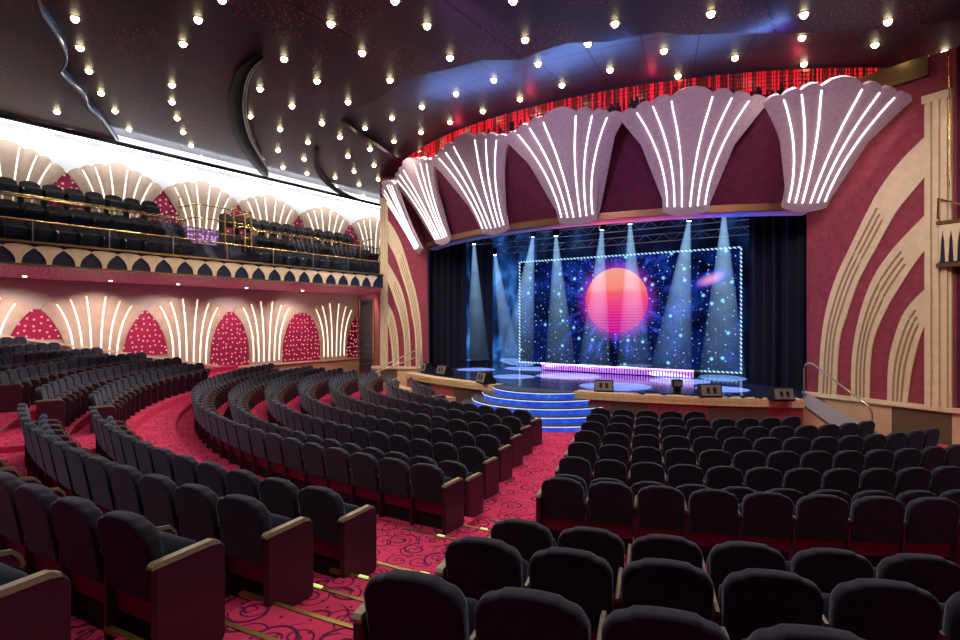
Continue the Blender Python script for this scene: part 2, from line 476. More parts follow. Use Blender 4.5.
for i, (x, y) in enumerate(Dpx):
    zt = .87 + LV[i]; p = at(x, y, zt)
    row('raised left block', RD[i], DC, (p - Vector((*DC, zt))).length, LV[i], ang(DC, p) - .002, Dend[i], dirn=-1)
row('raised left block', 'fourth row', DC, 19.62, LV[3], .122, n=2, dirn=-1)
Er = [(16.85, -.462, -1.01), (17.7, -.457, -.985), (18.8, -.56, -.985), (19.9, -.66, -.935), (20.85, -.72, -.915), (21.7, -.79, -.89)]
RE = ['front row', 'second row', 'third row', 'fourth row', 'fifth row', 'rearmost row']
for i, (r, a0, a1) in enumerate(Er):
    row('far left block', RE[i], DC, r, LV[i], a0, a1, dirn=-1, end=(i < 2))

allseats = []
for (blk, rn, c, r, z, angs, es) in ROWS:
    n = len(angs)
    for j, a in enumerate(angs):
        p = Vector((c[0] + r * math.sin(a), c[1] - r * math.cos(a), z))
        d = -p.x * ST + p.y * CT; l = p.x * CT + p.y * ST
        if d < .8: continue
        x = 480 + F * l / d
        if x < -260 or x > 1130: continue
        end = es if j == 0 else 0
        vis = -40 < x < 1000
        allseats.append((d if vis else d + 100, p, a, end, blk, rn, j + 1, es))
allseats.sort(key=lambda t: t[0])
NIND = 300
for (d, p, a, end, blk, rn, j, es) in allseats[:NIND]:
    w = 'at the aisle end' if (j == 1 and es) else ordn(j) + ' from the aisle'
    if blk == 'far left block' and not es: w = ordn(j) + ' from the left'
    mk(p, a, end, f'navy velvet seat {w}, {rn}, {blk}', f'theatre seats, {rn}, {blk}')
# the far seats beyond the first 300, one mass
b = MB()
tm = {}
mats5 = [velvet, burg, velvet_seat, maroon, armw, endw]
def emit_part(o, M, mi):
    me = o.data
    b.add([M @ v.co for v in me.vertices], [tuple(p.vertices) for p in me.polygons], mi, False)
for (d, p, a, end, blk, rn, j, es) in allseats[NIND:]:
    M = Matrix.Translation(p) @ Matrix.Rotation(a, 4, 'Z')
    src = [('backrest', 0), ('back_panel', 1), ('seat', 2), ('shade_panel', 3)]
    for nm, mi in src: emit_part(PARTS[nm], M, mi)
    if end == 1: emit_part(ep_objs[1][0], M, 3); emit_part(ep_objs[1][1], M, 5)
    else:
        emit_part(PARTS['standard'], M, 3); emit_part(PARTS['armrest'], M, 4)
fs = b.build('distant_theatre_seats', mats5)
tag(fs, 'far rows of navy velvet seats towards the left wall and stage', 'theatre seats', kind='stuff')
# smooth the backrests in the mass
fs.data.polygons.foreach_set('use_smooth', [m in (0, 2) for m in [q.material_index for q in fs.data.polygons]])

# ------------------------------------------------------------------ stage
stage = empty('stage', 'curved theatre stage with pale lip and glossy dark blue floor', 'stage', (-8.6, 18, 0))
inv = Matrix.Translation((8.6, -18, 0))
def child(b, name, m, parent, label=None):
    o = b.build(name, m, parent); o.matrix_parent_inverse = Matrix.Translation(-parent.location) if parent.rotation_euler.z == 0 else parent.matrix_basis.inverted()
    if label: o['label'] = label
    return o
SZ = .91
SCX, SCY, SR = -8.6, 30.2, 14.9
stf = mat('glossy_stage_floor', (.02, .025, .075), .13, spec=.6)
k = N(stf); k.link(k.mix(k.noise(k.pos(), 1.2, 3), (.014, .018, .06), (.035, .045, .12)), k.b.inputs['Base Color'])
def lip_pts(r, dx0, dx1, n=30):
    return [(SCX + dx0 + (dx1 - dx0) * i / n, SCY - math.sqrt(r * r - (dx0 + (dx1 - dx0) * i / n) ** 2)) for i in range(n + 1)]
b = MB(); pts = lip_pts(SR - .3, -6.7, 7.15) + [(-1.3, 24.2), (-17, 24.2)]
b.prism(pts, SZ - .12, SZ, 0); child(b, 'stage_floor', stf, stage)
GAP = 1.42
def band(b, r0, r1, dx0, dx1, z0, z1, mi=0, n=24):
    L = []
    for i in range(n + 1):
        dx = dx0 + (dx1 - dx0) * i / n
        a = math.asin(dx / SR); sn, cs = math.sin(a), math.cos(a)
        L.append([Vector((SCX + r * sn, SCY - r * cs, z)) for r, z in ((r0, z0), (r1, z0), (r1, z1), (r0, z1))])
    b.loops(L, mi, False, True)
for (d0, d1) in ((GAP, 7.25), (-6.75, -GAP)):
    b = MB()
    for q in range(4): band(b, SR - .45, SR - .012 * (q % 2), d0, d1, SZ - .20 + q * .052, SZ - .20 + (q + 1) * .052)
    child(b, 'stage_lip', woodlip, stage)
    b = MB(); band(b, SR - .5, SR - .08, d0, d1, .0, SZ - .2); child(b, 'front_panel', rose, stage)
    for (f0, f1) in ((.18, .36), (.62, .86)):
        b = MB(); band(b, SR - .3, SR - .065, d0 + (d1 - d0) * f0, d0 + (d1 - d0) * f1, .12, SZ - .22, n=8)
        child(b, 'grille', browng, stage)
b = MB(); band(b, SR - .1, SR + .35, -8.0, -3.3, .0, .34); child(b, 'base_ledge', beige, stage)
b = MB(); band(b, SR + .3, SR + .38, -8.0, -3.3, .3, .37); child(b, 'ledge_trim', woodlip, stage)

# lit steps
steps = empty('stage_steps', 'curved blue-lit steps climbing to the centre of the stage', 'steps', (-8.65, 16.3, 0))
stepe = mat('blue_lit_riser', (.02, .08, .5), .3, emit=(.03, .16, 1), es=.9)
k = N(stepe); o = k.pos(); nz = k.noise(o, 5, 3)
k.link(k.ramp(nz, [(.35, (.005, .04, .75)), (.62, (.02, .16, 1)), (.78, (.3, .55, 1))]), k.b.inputs['Emission Color'])
tread = mat('step_tread', (.05, .06, .10), .35)
noz = mat('step_nosing_light', (.8, .7, .5), .4, emit=(.75, .85, 1), es=1.0)
for q in range(5):
    r = 1.68 + .34 * q; zt = SZ - .01 - q * .182; zb = zt - .182 + (.0 if q < 4 else .0)
    b = MB(); lo = max(0, zb)
    b.ring(-8.65, 16.3, .2, r, -1.25, 1.25, lo, zt - .035, 0, n=40)
    o_ = child(b, 'riser', stepe, steps)
    b = MB(); b.ring(-8.65, 16.3, .2, r + .03, -1.25, 1.25, zt - .035, zt, 0, n=40); t_ = child(b, 'tread', tread, steps)
    b = MB(); b.tube(arc(-8.65, 16.3, r + .035, -1.25, 1.25, zt - .045, 40), .012, 6); child(b, 'nosing_light', noz, steps)

# projection screen on the stage
SY = 22.66
scr = empty('led_screen', 'huge led screen showing a pink sun among blue stars', 'screen', (-8.6, SY, 1.08))
sm = bpy.data.materials.new('screen_sun_and_stars'); sm.use_nodes = True
k = N(sm); k.n.remove(k.b)
o = k.pos(); s3 = k.sep(o)
X = k.math('SUBTRACT', s3[0], -8.68); Z = k.math('SUBTRACT', s3[2], 3.88)
dd = k.math('SQRT', k.math('ADD', k.math('MULTIPLY', X, X), k.math('MULTIPLY', Z, Z)))
an = k.math('ARCTAN2', Z, X)
p2 = k.comb(X, Z)
neb = k.noise(p2, .55, 5, .6)
ray = k.noise(k.comb(k.math('MULTIPLY', an, 2.2), k.math('MULTIPLY', dd, .35)), 3.0, 4, .65)
nebc = k.ramp(neb, [(.40, (.002, .003, .018)), (.55, (.004, .016, .14)), (.66, (.01, .05, .38)), (.8, (.06, .05, .35))])
rayc = k.ramp(ray, [(.50, (0, 0, 0)), (.62, (.03, .05, .60)), (.78, (.2, .45, 1.4))])
near = k.math('MULTIPLY', k.math('SUBTRACT', 1.0, k.math('MULTIPLY', k.math('ABSOLUTE', k.math('SUBTRACT', dd, 2.0)), .8), clamp=True), 1.0, clamp=True)
base = k.mix(near, nebc, rayc, 'ADD')
halo = k.math('POWER', k.math('SUBTRACT', 1.0, k.math('DIVIDE', k.math('SUBTRACT', dd, 1.3), .6), clamp=True), 2.0)
base = k.mix(k.math('MULTIPLY', halo, 1.0, clamp=True), base, (.45, .02, .50), 'ADD')
def starlayer(base, scale, size, col, gate):
    v = k.new('ShaderNodeTexVoronoi'); v.inputs['Scale'].default_value = scale; k.link(p2, v.inputs['Vector'])
    v.voronoi_dimensions = '2D'
    f = k.math('SUBTRACT', 1.0, k.math('DIVIDE', v.outputs['Distance'], size), clamp=True)
    sc_ = k.sep(v.outputs['Color'])
    f = k.math('MULTIPLY', k.math('POWER', f, 1.5), k.math('GREATER_THAN', sc_[0], gate))
    return k.mix(f, base, col, 'ADD')
base = starlayer(base, 1.3, .13, (.5, 1.8, 3.0), .45)
base = starlayer(base, 3.2, .12, (1.0, 1.5, 2.4), .55)
base = starlayer(base, 6.0, .13, (.6, .7, 1.2), .6)
# small galaxy upper right
gx_, gz_ = k.math('SUBTRACT', s3[0], -4.9), k.math('SUBTRACT', s3[2], 4.62)
u_ = k.math('ADD', k.math('MULTIPLY', gx_, .93), k.math('MULTIPLY', gz_, .36)); w_ = k.math('SUBTRACT', k.math('MULTIPLY', gz_, .93), k.math('MULTIPLY', gx_, .36))
gd = k.math('SQRT', k.math('ADD', k.math('POWER', k.math('DIVIDE', u_, .60), 2.0), k.math('POWER', k.math('DIVIDE', w_, .24), 2.0)))
base = k.mix(k.math('SUBTRACT', 1.5, gd, clamp=True), base, (.03, .06, .8))
base = k.mix(k.math('SUBTRACT', 1.0, gd, clamp=True), base, (1.3, .5, .8))
# sun
zz = k.math('DIVIDE', k.math('ADD', Z, 1.35), 2.7, clamp=True)
sunc = k.ramp(zz, [(0, (.9, .03, .45)), (.28, (1.1, .05, .36)), (.5, (1.2, .10, .30)), (.62, (1.2, .16, .22)), (.68, (1.25, .32, .28)), (1, (1.2, .50, .36))])
strp = k.math('LESS_THAN', k.math('FRACT', k.math('MULTIPLY', Z, 8.0)), k.math('SUBTRACT', .42, k.math('MULTIPLY', zz, .75)))
sunc = k.mix(strp, sunc, (.55, .01, .38))
insun = k.math('LESS_THAN', dd, 1.36)
final = k.mix(insun, base, sunc)
em = k.new('ShaderNodeEmission'); em.inputs['Strength'].default_value = .95; k.link(final, em.inputs[0])
k.link(em.outputs[0], k.n['Material Output'].inputs[0])
b = MB(); b.box(-13.36, -3.83, SY, SY + .08, 1.08, 5.76); child(b, 'screen_panel', sm, scr)
b = MB()
edge = mat('screen_edge_light', (.02, .03, .06), .5, emit=(.45, .75, 1), es=1.6)
k = N(edge); s3 = k.sep(k.pos())
k.link(k.math('MULTIPLY', k.math('GREATER_THAN', k.math('FRACT', k.math('MULTIPLY', k.math('ADD', s3[0], s3[2]), 6.3)), .45), 1.5), k.b.inputs['Emission Strength'])
x0, x1, z0, z1, t_ = -13.40, -3.80, 1.05, 5.79, .065
b.loops([[Vector((x, SY - .03, z)), Vector((x, SY, z)), Vector((x2, SY, z2)), Vector((x2, SY - .03, z2))] for x, z, x2, z2 in
    ((x0, z0, x0 + t_, z0 + t_), (x1, z0, x1 - t_, z0 + t_), (x1, z1, x1 - t_, z1 - t_), (x0, z1, x0 + t_, z1 - t_), (x0, z0, x0 + t_, z0 + t_))], 0, False, False)
child(b, 'border_light', edge, scr)

# low platform with purple light strips
pf = empty('light_platform', 'low platform edged with purple light bars before the screen', 'platform', (-8.3, 21.6, SZ))
b = MB(); b.box(-11.5, -5.2, 21.3, 22.4, SZ, 1.2); child(b, 'platform_body', blackg, pf)
purp = mat('purple_bar_light', (.6, .3, 1), .4, emit=(.45, .13, 1), es=1.5)
purp2 = mat('pale_purple_light', (.8, .7, 1), .4, emit=(.8, .4, 1), es=1.8)
b = MB(); q = -11.45
while q < -5.25: b.box(q, q + .055, 21.27, 21.3, SZ + .03, 1.15); q += .105
child(b, 'light_bar', purp, pf)
b = MB(); b.box(-11.5, -5.2, 21.25, 21.33, 1.15, 1.21); child(b, 'edge_light', purp2, pf)

# stage house
bluew = mat('painted_smoke_glow', (.01, .02, .08), .8)  # blue stage light in smoke, painted on the wall as its own glow
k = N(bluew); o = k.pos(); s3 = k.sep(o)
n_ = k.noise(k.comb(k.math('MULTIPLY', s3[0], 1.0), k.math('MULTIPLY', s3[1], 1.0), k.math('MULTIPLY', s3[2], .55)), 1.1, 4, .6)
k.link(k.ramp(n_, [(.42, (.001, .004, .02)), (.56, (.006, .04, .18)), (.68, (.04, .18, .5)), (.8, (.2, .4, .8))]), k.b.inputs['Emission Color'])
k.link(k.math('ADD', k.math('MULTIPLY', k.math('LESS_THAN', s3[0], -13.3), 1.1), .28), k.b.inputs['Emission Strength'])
b = MB(); b.box(-18.2, .2, 24.2, 24.4, 0, 9); struct(b.build('wall_stage_back', bluew), 'back wall of the stage with painted blue smoky glow')
b = MB(); b.box(-18.3, -18.1, 20.2, 24.3, 0, 9); b.box(.1, .3, 19.4, 24.3, 0, 9); b.box(-18.2, .2, 19.6, 24.3, 8.9, 9.1)
struct(b.build('wall_stage_side', black), 'black side walls of the stage')

def curtain(x0, y0, x1, y1, z0, z1, label, amp=.09, wl=.32, m=cloth, name='stage_curtain', group=None):
    b = MB(); Ln = math.hypot(x1 - x0, y1 - y0); ux, uy = (x1 - x0) / Ln, (y1 - y0) / Ln
    n = max(8, int(Ln / .04)); L = []
    cols = []
    for i in range(n + 1):
        s_ = Ln * i / n
        off = amp * (math.sin(2 * PI * s_ / wl) + .4 * math.sin(2 * PI * s_ / (wl * .43) + 1))
        px, py = x0 + ux * s_ - uy * off, y0 + uy * s_ + ux * off
        cols.append([Vector((px, py, z0)), Vector((px + .02, py - .02, (z0 + z1) / 2)), Vector((px, py, z1))])
    b.loops(cols, 0, True, False, closed=False)
    o = b.build(name, m); tag(o, label, 'curtain', group); return o
curtain(-3.25, 20.6, -1.5, 20.0, SZ, 6.6, 'black pleated drape at the right side of the stage opening')
curtain(-2.2, 19.7, -1.3, 19.5, SZ, 6.6, 'narrow black drape behind the right proscenium edge', .06)
curtain(-16.6, 20.1, -15.0, 20.6, SZ, 6.8, 'black pleated drape at the left side of the stage opening')
curtain(-15.2, 21.2, -14.2, 21.6, SZ, 6.8, 'inner black drape further upstage on the left', .07)
# lighting battens
def batten(y, z, x0, x1, label):
    r = empty('lighting_truss', label, 'truss', ((x0 + x1) / 2, y, z), 0, 'trusses above the stage')
    b = MB()
    for dz in (0, .28):
        b.tube([(x0, y, z + dz), (x1, y, z + dz)], .025, 6)
    child(b, 'chord', steel, r)
    b = MB(); n = int((x1 - x0) / .35)
    for i in range(n):
        xa = x0 + (x1 - x0) * i / n; xb = x0 + (x1 - x0) * (i + 1) / n
        b.tube([(xa, y, z + (.28 if i % 2 else 0)), (xb, y, z + (0 if i % 2 else .28))], .012, 5)
    child(b, 'lattice', steel, r)
batten(20.2, 6.75, -16, -2, 'steel truss carrying the stage spotlights')
batten(21.8, 6.1, -14.5, -2.6, 'lower steel truss just above the screen top')
batten(21.0, 6.5, -15.5, -2.2, 'middle steel truss across the stage')

beamv = bpy.data.materials.new('haze_beam'); beamv.use_nodes = True
k = N(beamv); k.n.remove(k.b)
ov = k.obj(); sv = k.sep(ov)
fall = k.math('MULTIPLY', k.math('POWER', .43, k.math('ABSOLUTE', sv[2])), 5.0)
ve = k.new('ShaderNodeEmission'); ve.inputs[0].default_value = (.35, .62, 1, 1)
hz = k.noise(ov, 1.8, 2, .5)
k.link(k.math('MULTIPLY', fall, k.math('ADD', .4, k.math('MULTIPLY', hz, 1.2))), ve.inputs[1])
k.link(ve.outputs[0], k.n['Material Output'].inputs['Volume'])
def spot(px, py, Y, dx, dy, length, rad, i, power=0, inten=1):
    a = (px - 480) / F; d = Y / (a * ST + CT)
    p = Vector(((a * CT - ST) * d, Y, H + (320 - py) * d / F))
    r = empty('stage_spotlight', f'stage spotlight, {ordn(i)} from the left, hanging with its beam on', 'spotlight', p, 0, 'spotlights above the stage')
    aim = Vector((dx, dy, -length)); q = Vector((0, 0, -1)).rotation_difference(aim.normalized())
    M = q.to_matrix().to_4x4()
    b = MB(); b.lathe([(.05, .34), (.11, .3), (.12, .05), (.14, 0), (.10, 0)], 14, 0, M)
    b.build('lamp_body', black, r)
    b = MB(); b.lathe([(.001, .012), (.075, .012), (.075, -.004), (.001, -.004)], 14, 0, M); b.build('lens', spotm, r)
    b = MB(); b.tube([M @ Vector((-.14, 0, .15)), Vector((-.15, 0, .4)), Vector((.15, 0, .4)), M @ Vector((.14, 0, .15))], .012, 5); b.build('yoke', black, r)
    b = MB(); L = []
    for t in range(7):
        f = t / 6
        L.append([Vector((rr_ * math.cos(2 * PI * j / 24), rr_ * math.sin(2 * PI * j / 24), -f * aim.length)) for rr_ in [.06 + (rad - .06) * f] for j in range(24)])
    b.loops(L, 0, True, True)
    bo = b.build('light_beam', beamv, r); bo.rotation_mode = 'QUATERNION'; bo.rotation_quaternion = q
    bo.visible_shadow = True
    return p, aim
BE = [(474, 244, 21.0, .2, 0, 5.3, .55), (495, 255, 21.3, .9, 0, 5.2, .5), (533, 237, 20.6, -.9, .2, 5.3, .75), (556, 236, 20.6, .1, .2, 5.3, .65), (602, 230, 20.5, -.4, .2, 5.3, .65),
      (630, 224, 20.4, .1, .2, 5.3, .65), (689, 221, 20.0, -.7, .2, 5.4, .75), (724, 215, 19.8, -.1, .2, 5.4, .75)]
for i, bb in enumerate(BE): spot(*bb, i + 1)
# pools of light on the stage floor (real lamps straight above)
def lamp(kind, name, loc, energy, col, size=.1, aim=None, angle=None, blend=.15):
    l = bpy.data.lights.new(name, kind); l.energy = energy; l.color = col
    if kind in ('POINT', 'SPOT'): l.shadow_soft_size = size
    o = bpy.data.objects.new(name, l); COL.objects.link(o); o.location = loc
    if angle: l.spot_size = angle; l.spot_blend = blend
    if aim is not None:
        o.rotation_mode = 'QUATERNION'; o.rotation_quaternion = Vector((0, 0, -1)).rotation_difference((Vector(aim) - Vector(loc)).normalized())
    return o
for (px, py, hw) in ((476, 369.5, 20), (514, 376.5, 22), (529, 368.5, 25), (568, 376, 33), (616, 386, 36), (679, 381, 30), (722, 389, 26)):
    p = at(px, py, SZ); d = -p.x * ST + p.y * CT; rad = hw * d / F
    src = Vector((p.x, max(p.y, 19.4), 6.9)); D_ = (src - p).length
    lamp('SPOT', 'stage_pool_lamp', src, 45000, (.8, .9, 1), .02, p, 2 * math.atan(rad / D_), .12)

# monitors and boxes on the stage
grm = mat('speaker_grille', (.22, .20, .18), .5, .3)
def monitor(px, py, rz, label, s=1.0, front=True):
    p = at(px, py, SZ)
    r = empty('stage_monitor', label, 'speaker', p, rz, 'floor monitors along the stage edge')
    # wedge: face towards -Y of the local frame is away from audience; audience sees -y side
    b = MB(); prof = [(-.22, 0), (.24, 0), (.24, .12), (.02, .42), (-.16, .40), (-.26, .06)]
    L = [[Vector((x * s, y * s * e, z * s)) for y, z in prof] for x, e in ((-.33, .97), (-.31, 1), (.31, 1), (.33, .97))]
    b.loops(L, 0, False, True); b.build('cabinet', black, r)
    b = MB(); 
    def fp(x, t, o): # point on slanted audience face
        y0, z0, y1, z1 = -.26, .06, -.16, .40
        return Vector((x, y0 + (y1 - y0) * t - o, z0 + (z1 - z0) * t)) * s
    L = [[fp(-.29, .05, .012), fp(.29, .05, .012), fp(.29, .95, .012), fp(-.29, .95, .012)], [fp(-.30, .03, .0), fp(.30, .03, .0), fp(.30, .97, .0), fp(-.30, .97, .0)]]
    b.loops(L, 0, False, True); b.build('grille', grm, r)
    for sx in (-.1, .1):
        b = MB(); L = [[fp(sx - .05, .3, o_), fp(sx + .05, .3, o_), fp(sx + .05, .75, o_), fp(sx - .05, .75, o_)] for o_ in (.012, .022)]
        b.loops(L, 0, False, True)
        L = [[fp(sx - .012 + dx, .2, o_), fp(sx + .012 + dx, .2, o_), fp(sx + .012 + dx, .85, o_), fp(sx - .012 + dx, .85, o_)] for dx in (0,) for o_ in (.02, .035)]
        b.loops(L, 0, False, True)
        b.build('handle', black, r)
monitor(604, 391.5, .35, 'black wedge monitor just right of the blue-lit steps', .84)
monitor(709, 397.0, .55, 'black wedge monitor with grey face near middle of the right lip', .88)
monitor(781, 400.5, .6, 'black wedge monitor with grey face at the right end of the stage', .82)
monitor(486, 383.5, -.5, 'black wedge monitor just left of the blue-lit steps', .95)
monitor(428, 372, -.6, 'black wedge monitor at the far left end of the stage', .9)
monitor(445, 375, -.3, 'second black wedge monitor from the far left stage end', .9)
p = at(677, 394, SZ)
r = empty('stage_box', 'small black stand box between the right stage monitors', 'box', p, .5)
b = MB(); b.box(-.14, .14, -.12, .12, .2, .42, bev=.02); b.box(-.09, .09, -.08, .08, 0, .2); b.build('housing', black, r)
b = MB(); b.box(-.1, .1, -.13, -.12, .24, .38); b.build('face_plate', grm, r)
def cable(pts, label):
    b = MB(); b.tube(pts, .022, 6); tag(b.build('stage_cable', black), label, 'cable')
def cpts(x0, x1, y, wob):
    out = []
    for i in range(30):
        f = i / 29; q = at(x0 + (x1 - x0) * f, y + wob * math.sin(f * 17) + 2.5 * f * (1 if x1 > x0 else 0), SZ)
        q.z = SZ + .025 + .02 * (1 + math.sin(f * 40)); out.append(q)
    return out
cable(cpts(635, 700, 393.5, 1.2), 'black cable lying along the stage edge left of the grey monitor')
cable(cpts(725, 765, 396, 1.5), 'black cable coiled on the stage between two grey monitors')

# ------------------------------------------------------------------ proscenium wings
RP0, RP1 = Vector((-1.42, 19.1)), Vector((1.78, 17.55))
LP0, LP1 = Vector((-16.4, 19.55)), Vector((-18.35, 18.52))
S1 = ([(819, 394), (822, 343), (827, 310), (837, 277), (853, 243), (867, 214), (880, 190), (900, 163), (926, 137)],
      [(837, 395), (840, 343), (847, 317), (860, 280), (880, 243), (890, 224), (900, 208), (910, 196), (926, 177)])
S2 = ([(852, 400), (853, 357), (860, 317), (873, 280), (893, 250), (926, 215)], [(870, 402), (873, 347), (887, 310), (903, 283), (914, 266), (926, 250)])
S3 = ([(888, 403), (890, 360), (900, 323), (911, 304), (926, 289)], [(908, 404), (912, 373), (918, 347), (922, 334), (926, 325)])
RL = (RP1 - RP0).length; RD_ = (RP1 - RP0).normalized()
def to_sz(pts):
    return [on_line(x, y, RP0, RD_) for x, y in pts]
def resample(pts, n):
    d = [0]
    for i in range(1, len(pts)): d.append(d[-1] + math.hypot(pts[i][0] - pts[i - 1][0], pts[i][1] - pts[i - 1][1]))
    out = []
    for k_ in range(n):
        t = d[-1] * k_ / (n - 1); i = 0
        while i < len(d) - 2 and d[i + 1] < t: i += 1
        f = (t - d[i]) / (d[i + 1] - d[i])
        # catmull-rom
        p0, p1, p2_, p3 = pts[max(i - 1, 0)], pts[i], pts[i + 1], pts[min(i + 2, len(pts) - 1)]
        o = []
        for c in (0, 1):
            o.append(.5 * ((2 * p1[c]) + (-p0[c] + p2_[c]) * f + (2 * p0[c] - 5 * p1[c] + 4 * p2_[c] - p3[c]) * f * f + (-p0[c] + 3 * p1[c] - 3 * p2_[c] + p3[c]) * f ** 3))
        out.append(tuple(o))
    return out
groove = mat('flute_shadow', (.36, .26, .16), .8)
sPil = on_line(926, 300, RP0, RD_)[0]
def wing(P0, P1, side):
    L = (P1 - P0).length; D = (P1 - P0).normalized()
    nrm = Vector((D.y, -D.x));
    if nrm.y > 0: nrm = -nrm
    sc = L / RL
    def W(s_, z, o=0): return Vector((P0.x + D.x * s_ * sc + nrm.x * o, P0.y + D.y * s_ * sc + nrm.y * o, z))
    b = MB()
    ZT = 9.6
    b.loops([[W(s_, z, o) for s_, z in ((0, SZ), (RL, SZ), (RL, ZT), (0, ZT))] for o in (-.25, 0)], 0, False, True)
    struct(b.build('wall_' + side + '_wing', rose), 'rose red fabric wing wall beside the stage')
    # reveal of the opening
    b = MB()
    b.loops([[W(s_, z, o) for s_, z in ((-.015, SZ), (0.02, SZ), (.02, 6.6), (-.015, 6.6))] for o in (-.4, .03)], 0, False, True)
    struct(b.build('trim_' + side, rose))
    for i, (A, B) in enumerate((S1, S2, S3)):
        n = 26
        a_, b_ = resample(to_sz(A), n), resample(to_sz(B), n)
        r = empty('arch_band', f'cream fluted arch band, {ordn(i + 1)} from the stage opening, on the {side} wing wall', 'wall band', W(a_[0][0], a_[0][1], 0), 0, 'fluted arch bands')
        bb = MB(); Ls = []
        for k_ in range(n): Ls.append([W(*a_[k_], .0), W(*a_[k_], .06), W(*b_[k_], .06), W(*b_[k_], .0)])
        bb.loops(Ls, 0, False, True); child(bb, 'band', cream, r)
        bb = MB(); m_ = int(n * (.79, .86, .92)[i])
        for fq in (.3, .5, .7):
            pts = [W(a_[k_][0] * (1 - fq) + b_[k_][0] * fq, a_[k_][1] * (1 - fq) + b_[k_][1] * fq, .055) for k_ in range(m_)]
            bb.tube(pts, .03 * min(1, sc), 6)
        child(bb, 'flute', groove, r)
    # pilaster
    r = empty('pilaster', f'tall cream pilaster with vertical ribs ending the {side} wing wall', 'pilaster', W(sPil, 0, 0))
    bb = MB(); wv = (RL - sPil) * .9
    bb.loops([[W(s_, z, o) for s_, z in ((sPil, SZ), (sPil + wv, SZ), (sPil + wv, 8.55), (sPil, 8.55))] for o in (0, .09)], 0, False, True)
    for q in range(3):
        s0 = sPil + wv * (.08 + .3 * q)
        bb.loops([[W(s_, z, o) for s_, z in ((s0, SZ), (s0 + wv * .2, SZ), (s0 + wv * .2, 8.55), (s0, 8.55))] for o in (.08, .16)], 0, False, True)
    child(bb, 'shaft', cream, r)
    bb = MB(); bb.loops([[W(s_, z, o) for s_, z in ((sPil - .03, 8.4), (sPil + wv + .02, 8.4), (sPil + wv + .02, 8.6), (sPil - .03, 8.6))] for o in (0, .17)], 0, False, True)
    child(bb, 'capital', cream, r)
    # ledge and plinth
    bb = MB(); bb.loops([[W(s_, z, o) for s_, z in ((-.1, SZ - .08), (RL + .6, SZ - .08), (RL + .6, SZ + .03), (-.1, SZ + .03))] for o in (-.1, .14)], 0, False, True)
    struct(bb.build('trim_ledge_' + side, cream))
    bb = MB(); bb.loops([[W(s_, z, o) for s_, z in ((-.1, 0), (RL + .6, 0), (RL + .6, SZ - .06), (-.1, SZ - .06))] for o in (-.2, .04)], 0, False, True)
    struct(bb.build('wall_plinth_' + side, beige), 'beige plinth below the wing wall')
    bb = MB(); s0, s1 = RL * .62, RL * .98
    bb.loops([[W(s_, z, o) for s_, z in ((s0, .02), (s1, .02), (s1, SZ - .12), (s0, SZ - .12))] for o in (.03, .05)], 0, False, True)
    tag(bb.build('vent_panel', mat('dark_olive_panel', (.10, .07, .035), .6)), f'dark olive panel set in the beige plinth of the {side} wing', 'panel')
    return W
WR = wing(RP0, RP1, 'right')
WL = wing(LP0, LP1, 'left')

# ------------------------------------------------------------------ fan ornaments
BND = [-1, -.77, -.54, -.28, .28, .54, .77, 1]
def fan(name, B, V, U, Nn, wt, rb, m, ledm, label, group, z_bottom_round=.04, pw=1.6, led_on=True, lw=.022, thick=.06, relief=.03, drop=.13, even=False):
    B, V, U, Nn = Vector(B), Vector(V), Vector(U).normalized(), Vector(Nn).normalized()
    def hs(s_):
        h = 1 - drop * s_ * s_
        for i in range(7):
            if BND[i] <= s_ <= BND[i + 1] + 1e-9:
                u = (s_ - BND[i]) / (BND[i + 1] - BND[i]); w_ = BND[i + 1] - BND[i]
                h += .085 * (w_ ** .7) * (math.sin(PI * u) ** .6 if 0 < u < 1 else 0); break
        return h
    def bulge(s_):
        for i in range(7):
            if BND[i] <= s_ <= BND[i + 1] + 1e-9:
                u = (s_ - BND[i]) / (BND[i + 1] - BND[i]); return math.sin(PI * min(1, max(0, u)))
        return 0
    def pos(s_, t, o=0):
        y = t * hs(s_)
        w = wt * (rb + (1 - rb) * max(0, t) ** pw)
        bot = -z_bottom_round * (1 - s_ * s_) * (1 - t) ** 4
        return B + V * (y + bot) + U * (s_ * w) + Nn * o
    ss = []
    for i in range(7):
        for q in range(5): ss.append(BND[i] + (BND[i + 1] - BND[i]) * q / 5)
    ss.append(1.0)
    NT = 14
    r = empty(name, label, 'fan ornament', B, 0, group)
    b = MB(); L = []
    for s_ in ss: L.append([pos(s_, t / NT, thick + relief * bulge(s_) * (t / NT)) for t in range(NT + 1)] + [pos(s_, t / NT, 0) for t in range(NT, -1, -1)])
    b.loops(L, 0, False, True); 
    o = child(b, 'fan_panel', m, r)
    for j in (1, 2, 3, 4, 5, 6):
        b = MB(); sT, sB = BND[j], BND[j] * {.77: 1.05, .54: .90, .28: .60}[abs(BND[j])]; L = []
        if even: sT, sB = sT * {.77: .98, .54: .93, .28: .70}[abs(BND[j])], sB * {.77: .98, .54: .98, .28: .95}[abs(BND[j])]
        for t in range(0, 15):
            tt = .07 + .90 * t / 14; s_ = sB + (sT - sB) * min(1, tt * 1.15)
            c = pos(s_, tt, thick + .012 + relief * tt * .5 * (1 - tt) * 2)
            L.append([c - U * lw + Nn * -.02, c + U * lw + Nn * -.02, c + U * lw + Nn * .014, c - U * lw + Nn * .014])
        b.loops(L, 0, False, True); child(b, 'light_strip', ledm, r)
    return r
